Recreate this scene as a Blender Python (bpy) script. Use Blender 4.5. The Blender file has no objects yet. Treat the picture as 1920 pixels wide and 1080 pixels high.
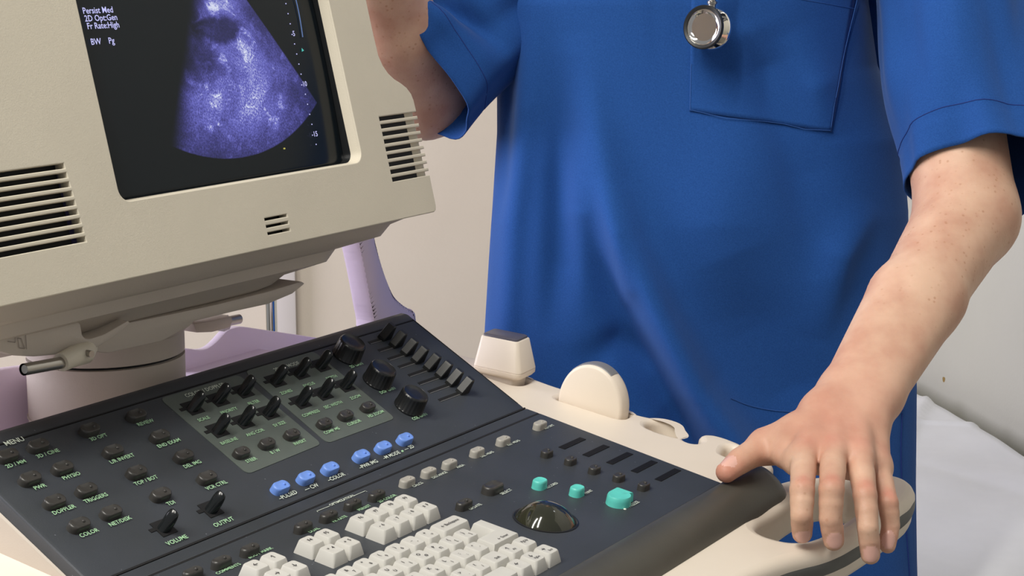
import bpy, bmesh, math, random
import numpy as np
from mathutils import Vector, Matrix, Euler, noise
random.seed(7)
SC = bpy.context.scene
COL = SC.collection
PI = math.pi

# ------------------------------------------------------------------ camera
FPX = 3400.0
TH = 0.1883257
CAM = Vector((0, 0, 1.35))
cd = bpy.data.cameras.new('camera'); cam = bpy.data.objects.new('camera', cd); COL.objects.link(cam)
cam.location = CAM; cam.rotation_euler = (PI/2-TH, 0, 0)
cd.sensor_width = 36; cd.lens = 36*FPX/1920; cd.clip_start = 0.05; cd.clip_end = 60
SC.camera = cam
# ------------------------------------------------------------------ world, lights, exposure
w = bpy.data.worlds.new('room_light'); SC.world = w; w.use_nodes = True
w.node_tree.nodes['Background'].inputs[0].default_value = (0.90, 0.90, 0.92, 1)
w.node_tree.nodes['Background'].inputs[1].default_value = 0.30
SC.view_settings.view_transform = 'Standard'; SC.view_settings.look = 'None'
SC.view_settings.exposure = 0.0; SC.view_settings.gamma = 1; SC.view_settings.use_curve_mapping = False
def area(name, loc, target, sx, sy, power, col):
    d = bpy.data.lights.new(name, 'AREA'); d.shape = 'RECTANGLE'; d.size = sx; d.size_y = sy
    d.energy = power; d.color = col
    o = bpy.data.objects.new(name, d); COL.objects.link(o); o.location = loc
    o.rotation_euler = (Vector(target)-Vector(loc)).to_track_quat('-Z', 'Y').to_euler()
    return o
area('ceiling_tube_light', (-1.05, 0.45, 2.75), (0.0, 1.7, 1.0), 0.12, 1.4, 30, (1.0, 0.96, 0.88))
area('ceiling_tube_light', (-0.45, 0.45, 2.75), (0.1, 1.7, 1.0), 0.12, 1.4, 27, (1.0, 0.96, 0.88))
area('ceiling_lamp_light', (1.3, 2.3, 2.7), (0.7, 2.7, 0.5), 0.6, 0.6, 13, (0.95, 0.98, 1.0))
area('window_light', (-2.1, 1.95, 1.65), (0.1, 1.9, 1.0), 1.5, 1.3, 58, (0.90, 0.87, 1.0))

# ------------------------------------------------------------------ frames of reference of the scanner
PH = 1.012004; AL = 0.1472644; BE = math.radians(29.5)
X = Vector((math.cos(PH), math.sin(PH), 0)); Y0 = Vector((-math.sin(PH), math.cos(PH), 0)); UZ = Vector((0, 0, 1))
A = Vector((0.0123, 1.6214, 0.9284))
YL = Y0*math.cos(AL)+UZ*math.sin(AL); NL = X.cross(YL)
VU = Y0*math.cos(BE)+UZ*math.sin(BE); NU = X.cross(VU)
SD = math.radians(76)
DS = Y0*math.cos(SD)+UZ*math.sin(SD); NS = X.cross(DS)
R_ = Vector((1, 0, 0)); F_ = Vector((0, math.cos(TH), -math.sin(TH))); U_ = R_.cross(F_)
def ray(px, py): return F_+R_*((px-960)/FPX)-U_*((py-540)/FPX)
def at(px, py, d): return CAM+ray(px, py)*d                     # point of the place at a known distance
def hit(px, py, P, N):
    d = ray(px, py); return CAM+d*((P-CAM).dot(N)/d.dot(N))
def low(px, py, h=0.0):
    p = hit(px, py, A+NL*h, NL)-A; return (p.dot(X), p.dot(YL))
def upp(px, py, h=0.0):
    p = hit(px, py, A+NU*h, NU)-A; return (p.dot(X), p.dot(VU))
PS = at(220, 381, 1.32)
def scr(px, py, h=0.0):
    p = hit(px, py, PS+NS*h, NS)-PS; return (p.dot(X), p.dot(DS))
def Lw(u, v, h=0.0): return A+X*u+YL*v+NL*h
def lowW(px, py, h): 
    u, v = low(px, py, h); return Lw(u, v, h)

# ------------------------------------------------------------------ materials
def nodemat(name):
    m = bpy.data.materials.new(name); m.use_nodes = True
    nt = m.node_tree; b = nt.nodes['Principled BSDF']
    return m, nt, b
def mat(name, col, rough=0.5, metal=0.0, var=0.0, scale=30, bump=0.0, bscale=200, spec=0.5, sub=0.0, coat=0.0, sheen=0.0):
    m, nt, b = nodemat(name)
    b.inputs['Roughness'].default_value = rough; b.inputs['Metallic'].default_value = metal
    b.inputs['Specular IOR Level'].default_value = spec
    b.inputs['Coat Weight'].default_value = coat
    b.inputs['Sheen Weight'].default_value = sheen
    tc = nt.nodes.new('ShaderNodeTexCoord')
    n = nt.nodes.new('ShaderNodeTexNoise'); n.inputs['Scale'].default_value = scale; n.inputs['Detail'].default_value = 4
    nt.links.new(tc.outputs['Object'], n.inputs['Vector'])
    r = nt.nodes.new('ShaderNodeValToRGB')
    lo = [max(0, c*(1-var)) for c in col]; hi = [min(1, c*(1+var)) for c in col]
    r.color_ramp.elements[0].position = 0.35; r.color_ramp.elements[1].position = 0.65
    r.color_ramp.elements[0].color = (*lo, 1); r.color_ramp.elements[1].color = (*hi, 1)
    nt.links.new(n.outputs['Fac'], r.inputs['Fac']); nt.links.new(r.outputs['Color'], b.inputs['Base Color'])
    if bump > 0:
        n2 = nt.nodes.new('ShaderNodeTexNoise'); n2.inputs['Scale'].default_value = bscale; n2.inputs['Detail'].default_value = 3
        nt.links.new(tc.outputs['Object'], n2.inputs['Vector'])
        bp = nt.nodes.new('ShaderNodeBump'); bp.inputs['Strength'].default_value = bump; bp.inputs['Distance'].default_value = 0.001
        nt.links.new(n2.outputs['Fac'], bp.inputs['Height']); nt.links.new(bp.outputs['Normal'], b.inputs['Normal'])
    return m
def srgb(r, g, b):
    f = lambda c: (c/255/12.92) if c/255 <= 0.04045 else ((c/255+0.055)/1.055)**2.4
    return (f(r), f(g), f(b))
CREAM = mat('cream_plastic', srgb(209, 201, 183), 0.55, var=0.02, scale=12, bump=0.12, bscale=900)
IVORY = mat('ivory_plastic', srgb(226, 214, 198), 0.45, var=0.015, scale=14, bump=0.05, bscale=700)
HOUSE = mat('housing_plastic', srgb(186, 176, 164), 0.55, var=0.02, scale=12, bump=0.1, bscale=900)
PALE = mat('lavender_lit_shell_plastic', srgb(216, 201, 220), 0.4, var=0.02, scale=9)  # pale shell plastic, lavender cast of the side light painted into its colour
BLACKP = mat('black_plastic', (0.010, 0.011, 0.012), 0.32, var=0.1, scale=60)
GLOSSB = mat('gloss_black_plastic', (0.008, 0.010, 0.011), 0.18, var=0.1, scale=60)
SLOTM = mat('slot_black', (0.004, 0.004, 0.005), 0.7)
DKBTN = mat('dark_button_rubber', (0.042, 0.040, 0.037), 0.36, var=0.08, scale=90)
BLUEB = mat('blue_button', srgb(112, 150, 228), 0.4, var=0.03, scale=90)
TEAL = mat('teal_button', srgb(96, 206, 194), 0.4, var=0.04, scale=120)
GREYB = mat('grey_button', srgb(168, 164, 156), 0.45, var=0.03, scale=90)
KEYM = mat('key_plastic', srgb(198, 196, 190), 0.5, var=0.015, scale=60)
INK = mat('key_ink', (0.03, 0.028, 0.03), 0.6)
PALM = mat('palm_rest_rubber', (0.062, 0.060, 0.050), 0.42, var=0.06, scale=25, bump=0.06, bscale=900)
GRIP = mat('grey_grip_rubber', (0.085, 0.088, 0.085), 0.45, var=0.05, scale=40)
STEEL = mat('steel', (0.42, 0.40, 0.37), 0.28, metal=1.0, var=0.05, scale=50)
CHROME = mat('chrome', (0.78, 0.76, 0.72), 0.06, metal=1.0, var=0.01)
BALLM = mat('trackball_resin', (0.020, 0.021, 0.012), 0.10, var=0.3, scale=18, coat=0.4)
WHITEINK = mat('white_print', srgb(212, 222, 208), 0.5)
GREENINK = mat('green_print', srgb(168, 212, 168), 0.5)
MIDGREY = mat('membrane_panel', srgb(88, 96, 91), 0.5, var=0.04, scale=60, bump=0.05, bscale=800)

def panel_material():
    m, nt, b = nodemat('charcoal_panel')
    tc = nt.nodes.new('ShaderNodeTexCoord')
    n = nt.nodes.new('ShaderNodeTexNoise'); n.inputs['Scale'].default_value = 14; n.inputs['Detail'].default_value = 5
    r = nt.nodes.new('ShaderNodeValToRGB'); r.color_ramp.elements[0].position = .3; r.color_ramp.elements[1].position = .7
    r.color_ramp.elements[0].color = (*srgb(50, 54, 58), 1); r.color_ramp.elements[1].color = (*srgb(57, 61, 68), 1)
    v = nt.nodes.new('ShaderNodeTexVoronoi'); v.inputs['Scale'].default_value = 75
    lt = nt.nodes.new('ShaderNodeMath'); lt.operation = 'LESS_THAN'; lt.inputs[1].default_value = 0.045
    mx = nt.nodes.new('ShaderNodeMixRGB'); mx.inputs[2].default_value = (*srgb(98, 102, 108), 1)
    nt.links.new(tc.outputs['Object'], n.inputs['Vector']); nt.links.new(tc.outputs['Object'], v.inputs['Vector'])
    nt.links.new(n.outputs['Fac'], r.inputs['Fac']); nt.links.new(v.outputs['Distance'], lt.inputs[0])
    nt.links.new(lt.outputs[0], mx.inputs[0]); nt.links.new(r.outputs['Color'], mx.inputs[1])
    nt.links.new(mx.outputs[0], b.inputs['Base Color']); b.inputs['Roughness'].default_value = 0.5
    n2 = nt.nodes.new('ShaderNodeTexNoise'); n2.inputs['Scale'].default_value = 900
    nt.links.new(tc.outputs['Object'], n2.inputs['Vector'])
    bp = nt.nodes.new('ShaderNodeBump'); bp.inputs['Strength'].default_value = .15; bp.inputs['Distance'].default_value = .0006
    nt.links.new(n2.outputs['Fac'], bp.inputs['Height']); nt.links.new(bp.outputs['Normal'], b.inputs['Normal'])
    return m
PANEL = panel_material()

def cloth_material():
    m, nt, b = nodemat('blue_scrub_cotton')
    tc = nt.nodes.new('ShaderNodeTexCoord')
    wv = nt.nodes.new('ShaderNodeTexNoise'); wv.inputs['Scale'].default_value = 700; wv.inputs['Detail'].default_value = 2
    big = nt.nodes.new('ShaderNodeTexNoise'); big.inputs['Scale'].default_value = 4; big.inputs['Detail'].default_value = 3
    nt.links.new(tc.outputs['Object'], wv.inputs['Vector']); nt.links.new(tc.outputs['Object'], big.inputs['Vector'])
    ad = nt.nodes.new('ShaderNodeMath'); ad.operation = 'MULTIPLY_ADD'; ad.inputs[1].default_value = .35
    nt.links.new(big.outputs['Fac'], ad.inputs[0]); nt.links.new(wv.outputs['Fac'], ad.inputs[2])
    r = nt.nodes.new('ShaderNodeValToRGB'); r.color_ramp.elements[0].position = .4; r.color_ramp.elements[1].position = .95
    r.color_ramp.elements[0].color = (*srgb(27, 69, 134), 1); r.color_ramp.elements[1].color = (*srgb(36, 82, 151), 1)
    nt.links.new(ad.outputs[0], r.inputs['Fac']); nt.links.new(r.outputs['Color'], b.inputs['Base Color'])
    b.inputs['Roughness'].default_value = .85; b.inputs['Specular IOR Level'].default_value = .15
    b.inputs['Sheen Weight'].default_value = .12; b.inputs['Sheen Tint'].default_value = (.5, .65, 1, 1)
    bp = nt.nodes.new('ShaderNodeBump'); bp.inputs['Strength'].default_value = .12; bp.inputs['Distance'].default_value = .001
    nt.links.new(wv.outputs['Fac'], bp.inputs['Height']); nt.links.new(bp.outputs['Normal'], b.inputs['Normal'])
    return m
CLOTH = cloth_material()
THREAD = mat('seam_thread', srgb(46, 92, 164), .8)
SEAMD = mat('dark_seam_thread', srgb(14, 44, 118), .8)

def skin_material():
    m, nt, b = nodemat('skin')
    tc = nt.nodes.new('ShaderNodeTexCoord')
    n = nt.nodes.new('ShaderNodeTexNoise'); n.inputs['Scale'].default_value = 28; n.inputs['Detail'].default_value = 5
    r = nt.nodes.new('ShaderNodeValToRGB'); r.color_ramp.elements[0].position = .35; r.color_ramp.elements[1].position = .68
    r.color_ramp.elements[0].color = (*srgb(198, 153, 130), 1); r.color_ramp.elements[1].color = (*srgb(217, 180, 155), 1)
    nt.links.new(tc.outputs['Object'], n.inputs['Vector']); nt.links.new(n.outputs['Fac'], r.inputs['Fac'])
    at_ = nt.nodes.new('ShaderNodeAttribute'); at_.attribute_name = 'redness'
    mr = nt.nodes.new('ShaderNodeMixRGB'); mr.inputs[2].default_value = (*srgb(204, 118, 104), 1)
    nt.links.new(at_.outputs['Fac'], mr.inputs[0]); nt.links.new(r.outputs['Color'], mr.inputs[1])
    # freckles
    v = nt.nodes.new('ShaderNodeTexVoronoi'); v.inputs['Scale'].default_value = 150
    nt.links.new(tc.outputs['Object'], v.inputs['Vector'])
    lt = nt.nodes.new('ShaderNodeMapRange'); lt.inputs[1].default_value = .10; lt.inputs[2].default_value = .26
    lt.inputs[3].default_value = 1; lt.inputs[4].default_value = 0
    nt.links.new(v.outputs['Distance'], lt.inputs[0])
    n3 = nt.nodes.new('ShaderNodeTexNoise'); n3.inputs['Scale'].default_value = 60
    nt.links.new(tc.outputs['Object'], n3.inputs['Vector'])
    g = nt.nodes.new('ShaderNodeMapRange'); g.inputs[1].default_value = .40; g.inputs[2].default_value = .58
    nt.links.new(n3.outputs['Fac'], g.inputs[0])
    a2 = nt.nodes.new('ShaderNodeAttribute'); a2.attribute_name = 'freckle'
    m1 = nt.nodes.new('ShaderNodeMath'); m1.operation = 'MULTIPLY'; nt.links.new(lt.outputs[0], m1.inputs[0]); nt.links.new(g.outputs[0], m1.inputs[1])
    m2 = nt.nodes.new('ShaderNodeMath'); m2.operation = 'MULTIPLY'; nt.links.new(m1.outputs[0], m2.inputs[0]); nt.links.new(a2.outputs['Fac'], m2.inputs[1])
    mf = nt.nodes.new('ShaderNodeMixRGB'); mf.inputs[2].default_value = (*srgb(172, 118, 84), 1)
    nt.links.new(m2.outputs[0], mf.inputs[0]); nt.links.new(mr.outputs[0], mf.inputs[1])
    nt.links.new(mf.outputs[0], b.inputs['Base Color'])
    b.inputs['Roughness'].default_value = .5; b.inputs['Specular IOR Level'].default_value = .35
    b.inputs['Subsurface Weight'].default_value = .12; b.inputs['Subsurface Radius'].default_value = (.006, .002, .001)
    b.inputs['Subsurface Scale'].default_value = 1.0
    n2 = nt.nodes.new('ShaderNodeTexNoise'); n2.inputs['Scale'].default_value = 420; n2.inputs['Detail'].default_value = 3
    nt.links.new(tc.outputs['Object'], n2.inputs['Vector'])
    bp = nt.nodes.new('ShaderNodeBump'); bp.inputs['Strength'].default_value = .22; bp.inputs['Distance'].default_value = .0008
    nt.links.new(n2.outputs['Fac'], bp.inputs['Height']); nt.links.new(bp.outputs['Normal'], b.inputs['Normal'])
    return m
SKIN = skin_material()
NAIL = mat('finger_nail', srgb(226, 178, 164), .25, var=.03, scale=80)

# ------------------------------------------------------------------ helpers
def link(name, me, mats=None, parent=None, loc=None, rot=None, smooth=True):
    o = bpy.data.objects.new(name, me); COL.objects.link(o)
    if mats:
        for m in (mats if isinstance(mats, (list, tuple)) else [mats]):
            if m.name not in [x.name for x in me.materials if x]: me.materials.append(m)
    if parent: o.parent = parent
    if loc is not None: o.location = loc
    if rot is not None: o.rotation_euler = rot
    return o
def bm_obj(name, bm, mats, parent=None, loc=None, rot=None, smooth=True, ang=40):
    bmesh.ops.recalc_face_normals(bm, faces=bm.faces)
    me = bpy.data.meshes.new(name); bm.to_mesh(me); bm.free()
    if smooth: smooth_mesh(me, ang)
    return link(name, me, mats, parent, loc, rot)
def smooth_mesh(me, ang=40):
    me.shade_smooth()
    try: me.set_sharp_from_angle(angle=math.radians(ang))
    except Exception: pass
def copy_of(o, parent=None, loc=None):
    c = o.copy(); COL.objects.link(c)
    if parent: c.parent = parent
    if loc is not None: c.location = loc
    return c
def box(bm, c, s, bev=0.0, M=None, mi=0, seg=2):
    r = bmesh.ops.create_cube(bm, size=1.0)
    vs = r['verts']
    for v in vs: v.co = Vector((v.co.x*s[0]+c[0], v.co.y*s[1]+c[1], v.co.z*s[2]+c[2]))
    fs = list({f for v in vs for f in v.link_faces})
    if bev > 0:
        es = list({e for v in vs for e in v.link_edges})
        rr = bmesh.ops.bevel(bm, geom=es, offset=bev, segments=seg, profile=.5, affect='EDGES')
        fs = list({f for f in rr['faces']} | {f for f in fs if f.is_valid}); 
        vs = list({v for f in fs for v in f.verts})
    for f in fs: f.material_index = mi
    if M: bmesh.ops.transform(bm, matrix=M, verts=vs)
    return vs
def rings(bm, RR, cap0=True, cap1=True, mi=0, closed=True):
    prev = None; allr = []
    for r in RR:
        cur = [bm.verts.new(p) for p in r]; allr.append(cur)
        if prev:
            n = len(cur)
            for i in range(n if closed else n-1):
                f = bm.faces.new((prev[i], prev[(i+1) % n], cur[(i+1) % n], cur[i])); f.material_index = mi
        prev = cur
    if cap0: bm.faces.new(allr[0][::-1]).material_index = mi
    if cap1: bm.faces.new(allr[-1]).material_index = mi
    return allr
def frame_of(d):
    d = d.normalized(); up = Vector((0, 0, 1)) if abs(d.z) < .95 else Vector((1, 0, 0))
    a = d.cross(up).normalized(); return a, a.cross(d)
def tube(bm, pts, rad, n=14, mi=0, caps=True):
    RR = []
    pts = [Vector(p) for p in pts]
    for i, p in enumerate(pts):
        d = (pts[min(i+1, len(pts)-1)]-pts[max(i-1, 0)])
        a, b = frame_of(d); r = rad[i] if isinstance(rad, (list, tuple)) else rad
        RR.append([p+a*(r*math.cos(2*PI*k/n))+b*(r*math.sin(2*PI*k/n)) for k in range(n)])
    rings(bm, RR, caps, caps, mi)
def lathe(bm, prof, n=40, M=None, mi=0, cap0=True, cap1=True):
    RR = []
    for r, z in prof:
        RR.append([(M @ Vector((r*math.cos(2*PI*k/n), r*math.sin(2*PI*k/n), z))) if M else Vector((r*math.cos(2*PI*k/n), r*math.sin(2*PI*k/n), z)) for k in range(n)])
    rings(bm, RR, cap0, cap1, mi)
def curve_mesh(loops, thick, bev, res=6, smoothpts=False):
    """flat plate with holes, top face at z=0, going down by thick, edges rounded by bev"""
    cu = bpy.data.curves.new('outline', 'CURVE'); cu.dimensions = '2D'; cu.fill_mode = 'BOTH'
    cu.extrude = thick/2-bev; cu.bevel_depth = bev; cu.offset = -bev; cu.bevel_resolution = 3; cu.resolution_u = res
    for lp in loops:
        pts, kind = lp
        if kind == 'poly':
            s = cu.splines.new('POLY'); s.points.add(len(pts)-1)
            for i, p in enumerate(pts): s.points[i].co = (p[0], p[1], 0, 1)
        else:
            s = cu.splines.new('BEZIER'); s.bezier_points.add(len(pts)-1)
            for i, p in enumerate(pts):
                bp = s.bezier_points[i]; bp.co = (p[0], p[1], 0); bp.handle_left_type = bp.handle_right_type = 'AUTO'
        s.use_cyclic_u = True
    o = bpy.data.objects.new('tmp', cu); COL.objects.link(o)
    dg = bpy.context.evaluated_depsgraph_get(); dg.update()
    me = bpy.data.meshes.new_from_object(o.evaluated_get(dg))
    bpy.data.objects.remove(o); bpy.data.curves.remove(cu)
    me.materials.clear()
    for v in me.vertices: v.co.z -= thick/2
    return me
def rrect(x0, y0, x1, y1, r, n=5):
    out = []
    for (cx, cy, a0) in ((x1-r, y1-r, 0), (x0+r, y1-r, 90), (x0+r, y0+r, 180), (x1-r, y0+r, 270)):
        for k in range(n+1):
            a = math.radians(a0+90*k/n); out.append((cx+r*math.cos(a), cy+r*math.sin(a)))
    return out
_txt = {}
def text_mesh(s, size, align='CENTER', thick=0.0):
    key = (s, size, align)
    if key in _txt: return _txt[key]
    cu = bpy.data.curves.new('t', 'FONT'); cu.body = s; cu.size = size; cu.align_x = align; cu.align_y = 'CENTER'
    cu.resolution_u = 2; cu.extrude = thick; cu.offset = size*0.012
    o = bpy.data.objects.new('t', cu); COL.objects.link(o)
    dg = bpy.context.evaluated_depsgraph_get(); dg.update()
    me = bpy.data.meshes.new_from_object(o.evaluated_get(dg))
    bpy.data.objects.remove(o); bpy.data.curves.remove(cu)
    me.materials.clear(); _txt[key] = me
    return me
def add_text(bm, s, size, M, mi=0, align='CENTER'):
    me = text_mesh(s, size, align); n0 = len(bm.faces); v0 = len(bm.verts)
    bm.from_mesh(me); bm.verts.ensure_lookup_table(); bm.faces.ensure_lookup_table()
    bmesh.ops.transform(bm, matrix=M, verts=bm.verts[v0:])
    for f in bm.faces[n0:]: f.material_index = mi
def T(x, y, z): return Matrix.Translation((x, y, z))
def thing(name, label, cat, loc, rz=0, group=None):
    o = bpy.data.objects.new(name, None); COL.objects.link(o); o.location = loc; o.rotation_euler = (0, 0, rz)
    o.empty_display_size = .05
    o['label'] = label; o['category'] = cat
    if group: o['group'] = group
    return o
def tag(o, label, cat, group=None):
    o['label'] = label; o['category'] = cat
    if group: o['group'] = group
    return o
def structure(o): o['kind'] = 'structure'; return o
def bez(pts, n=8):
    """Catmull-Rom through points (any dimension)"""
    P = [np.array(p, float) for p in pts]; P = [2*P[0]-P[1]]+P+[2*P[-1]-P[-2]]
    out = []
    for i in range(1, len(P)-2):
        for k in range(n):
            t = k/n; a, b, c, d = P[i-1:i+3]
            out.append(.5*((2*b)+(c-a)*t+(2*a-5*b+4*c-d)*t*t+(3*b-a-3*c+d)*t**3))
    out.append(P[-2]); return out

# ------------------------------------------------------------------ the room
WR = Vector((-0.2079, 0.9781, 0)); WN = Vector((-0.9781, -0.2079, 0))      # right wall direction, its normal into the room
c_r = at(1725, 740, 3.34); c_r.z = 0
corner = c_r + WR*0.72 - WN*0.03
def wall_material(name, c1, c2, spot=None):
    m, nt, b = nodemat(name)
    tc = nt.nodes.new('ShaderNodeTexCoord'); n = nt.nodes.new('ShaderNodeTexNoise'); n.inputs['Scale'].default_value = 2.2; n.inputs['Detail'].default_value = 3
    r = nt.nodes.new('ShaderNodeValToRGB'); r.color_ramp.elements[0].position = .35; r.color_ramp.elements[1].position = .65
    r.color_ramp.elements[0].color = (*c1, 1); r.color_ramp.elements[1].color = (*c2, 1)
    nt.links.new(tc.outputs['Object'], n.inputs['Vector']); nt.links.new(n.outputs['Fac'], r.inputs['Fac'])
    nt.links.new(r.outputs['Color'], b.inputs['Base Color']); b.inputs['Roughness'].default_value = .8
    n2 = nt.nodes.new('ShaderNodeTexNoise'); n2.inputs['Scale'].default_value = 160
    nt.links.new(tc.outputs['Object'], n2.inputs['Vector'])
    bp = nt.nodes.new('ShaderNodeBump'); bp.inputs['Strength'].default_value = .25; bp.inputs['Distance'].default_value = .001
    nt.links.new(n2.outputs['Fac'], bp.inputs['Height']); nt.links.new(bp.outputs['Normal'], b.inputs['Normal'])
    if spot:
        vd = nt.nodes.new('ShaderNodeVectorMath'); vd.operation = 'DISTANCE'; vd.inputs[1].default_value = spot
        nz = nt.nodes.new('ShaderNodeTexNoise'); nz.inputs['Scale'].default_value = 110
        nt.links.new(tc.outputs['Object'], nz.inputs['Vector'])
        sc_ = nt.nodes.new('ShaderNodeVectorMath'); sc_.operation = 'MULTIPLY_ADD'; sc_.inputs[1].default_value = (.012, .012, .012)
        nt.links.new(nz.outputs['Color'], sc_.inputs[0]); nt.links.new(tc.outputs['Object'], sc_.inputs[2])
        nt.links.new(sc_.outputs[0], vd.inputs[0])
        lt = nt.nodes.new('ShaderNodeMath'); lt.operation = 'LESS_THAN'; lt.inputs[1].default_value = .0052
        nt.links.new(vd.outputs['Value'], lt.inputs[0])
        mx = nt.nodes.new('ShaderNodeMixRGB'); mx.inputs[2].default_value = (*srgb(150, 124, 70), 1)
        nt.links.new(lt.outputs[0], mx.inputs[0]); nt.links.new(r.outputs['Color'], mx.inputs[1]); nt.links.new(mx.outputs[0], b.inputs['Base Color'])
    return m
spotw = hit(1770, 712, corner, WN) + Vector((.006, .006, .006))
WALLB = wall_material('wall_paint_warm', srgb(214, 203, 188), srgb(219, 209, 195))
WALLR = wall_material('wall_paint_grey', srgb(190, 189, 178), srgb(196, 195, 185), spotw)
def slab(name, p0, d1, l1, z0, z1, nrm, th, m):
    bm = bmesh.new()
    q = [p0, p0+d1*l1, p0+d1*l1-nrm*th, p0-nrm*th]
    vs = [bm.verts.new((a.x, a.y, z0)) for a in q]+[bm.verts.new((a.x, a.y, z1)) for a in q]
    for f in ((0, 1, 2, 3), (4, 5, 6, 7), (0, 1, 5, 4), (1, 2, 6, 5), (2, 3, 7, 6), (3, 0, 4, 7)): bm.faces.new([vs[i] for i in f])
    return structure(bm_obj(name, bm, m, smooth=False))
slab('wall_right', corner, -WR, 3.2, 0, 2.8, WN, .1, WALLR)
slab('wall_back', corner-WN*.1, WN, 4.2, 0, 2.8, -WR, .1, WALLB)
bm = bmesh.new(); box(bm, (0, 1.6, -.05), (7.0, 6.5, .1))
FLOORM = mat('grey_floor_vinyl', srgb(150, 146, 138), .35, var=.06, scale=6)
structure(bm_obj('floor', bm, FLOORM, smooth=False))
# white frame strip on the back wall
p = hit(532, 600, corner+(-WR)*.02, -WR)
bm = bmesh.new(); box(bm, (0, 0, 1.05), (.05, .03, 2.1), .004)
structure(bm_obj('trim_1', bm, mat('white_trim_paint', srgb(216, 210, 208), .5), loc=(p.x, p.y, 0), rot=(0, 0, math.atan2(WR.y, WR.x)-PI/2)))
bm = bmesh.new(); box(bm, (0, 0, .05), (3.9, .014, .1), .004)
q = corner+WN*2.1-WR*.009
structure(bm_obj('baseboard_back', bm, mat('baseboard_paint', srgb(190, 186, 180), .5), loc=(q.x, q.y, 0), rot=(0, 0, math.atan2(WN.y, WN.x))))

# ------------------------------------------------------------------ the examination couch
couch_z = .55
ce = at(1725, 740, (1.35-couch_z)/-(ray(1725, 740).z)); ce2 = at(1920, 851, (1.35-couch_z)/-(ray(1920, 851).z))
cdir = (ce2-ce).normalized(); cdir.z = 0; cdir.normalize()
cn = Vector((-cdir.y, cdir.x, 0)); cn = cn if cn.x < 0 else -cn
cw_ = .62
cstart = ce-cdir*.28; pe = Vector((.53, 2.185, 0)); cl = (pe-cstart).dot(cdir)
cmid = cstart+cdir*(cl/2)+cn*(cw_/2)
crz = math.atan2(cdir.y, cdir.x)
couch = thing('examination_couch', 'low padded examination couch along the grey wall behind the person', 'couch', (cmid.x, cmid.y, 0), crz)
FRAMEM = mat('couch_frame_paint', srgb(170, 172, 174), .4); VINYL = mat('couch_vinyl', srgb(80, 96, 120), .45)
sgn = 1 if (Matrix.Rotation(crz, 3, 'Z') @ Vector((0, 1, 0))).dot(cn) > 0 else -1
bm = bmesh.new(); box(bm, (0, 0, .49), (cl-.06, cw_-.05, .10), .025, seg=3); bm_obj('mattress', bm, VINYL, couch)
bm = bmesh.new(); box(bm, (0, 0, .415), (cl-.1, cw_-.1, .05), .006); bm_obj('frame', bm, FRAMEM, couch)
for sx in (-1, 1):
    for sy in (-1, 1):
        bm = bmesh.new(); box(bm, (sx*(cl/2-.12), sy*(cw_/2-.1), .195), (.04, .04, .39), .004); bm_obj('leg', bm, FRAMEM, couch)
# paper sheet, with creases and overhanging long sides
bm = bmesh.new(); nx, ny = 150, 84; V = []
SW = cw_
for i in range(nx+1):
    row = []
    for j in range(ny+1):
        x = (i/nx-.5)*cl; s = (j/ny-.5)*(SW+.36)
        y = max(-SW/2, min(SW/2, s)); over = abs(s)-SW/2
        z = couch_z-.004
        if over > 0: z -= over; y += math.copysign(.012*math.sin(x*26+j)*min(1, over*10), s)
        n1 = noise.noise(Vector((x*3.1, y*4.0, 1.3))); n2 = noise.noise(Vector((x*9+y*5, y*8-x*3, 7.1)))
        z += (.006*n1+.0025*n2)+.006*abs(noise.noise(Vector((x*5-y*6, x*2+y*2, 3.3))))
        cr = abs((x*.55+y*.83)*1.0-.10); z += .007*math.exp(-(cr/.010)**2)
        cr = abs((x*.9-y*.43)+.22); z += .005*math.exp(-(cr/.008)**2)
        row.append(bm.verts.new((x, y, z)))
    V.append(row)
for i in range(nx):
    for j in range(ny): bm.faces.new((V[i][j], V[i+1][j], V[i+1][j+1], V[i][j+1]))
SHEET = mat('white_paper', srgb(236, 238, 241), .7, var=.01, bump=.1, bscale=60)
sh = bm_obj('paper_sheet', bm, SHEET, loc=(cmid.x, cmid.y, .003), rot=(0, 0, crz), ang=80)
md = sh.modifiers.new('t', 'SOLIDIFY'); md.thickness = .0015; md.offset = 1
tag(sh, 'creased white paper sheet spread over the low couch at right', 'sheet')

# ------------------------------------------------------------------ pole behind the scanner
pp = at(509, 600, 2.35)
st = thing('drip_stand', 'slim chrome pole of a stand seen under the monitor, before the back wall', 'stand', (pp.x, pp.y, 0))
bm = bmesh.new(); tube(bm, [(0, 0, .05), (0, 0, 1.62)], .0075, 20); bm_obj('pole', bm, CHROME, st)
bm = bmesh.new()
for k in range(5):
    a = 2*PI*k/5; tube(bm, [(0, 0, .07), (.14*math.cos(a), .14*math.sin(a), .06), (.24*math.cos(a), .24*math.sin(a), .045)], [.014, .011, .009], 10)
bm_obj('base', bm, STEEL, st)
for k in range(5):
    a = 2*PI*k/5; bm = bmesh.new(); lathe(bm, [(.012, -.009), (.0225, -.006), (.0225, .006), (.012, .009)], 20, M=T(.24*math.cos(a), .24*math.sin(a), .0225) @ Matrix.Rotation(a, 4, 'Z') @ Matrix.Rotation(PI/2, 4, 'X'))
    bm_obj('castor', bm, BLACKP, st)
bm = bmesh.new(); tube(bm, [(-.1, 0, 1.66), (-.08, 0, 1.62), (.08, 0, 1.62), (.1, 0, 1.66)], .004, 10); bm_obj('hook', bm, CHROME, st)

# ================================================================== THE ULTRASOUND SCANNER
mach = thing('ultrasound_machine', 'cream ultrasound scanner with tilted monitor and charcoal control console', 'ultrasound machine', (A.x, A.y, 0), PH)
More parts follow.
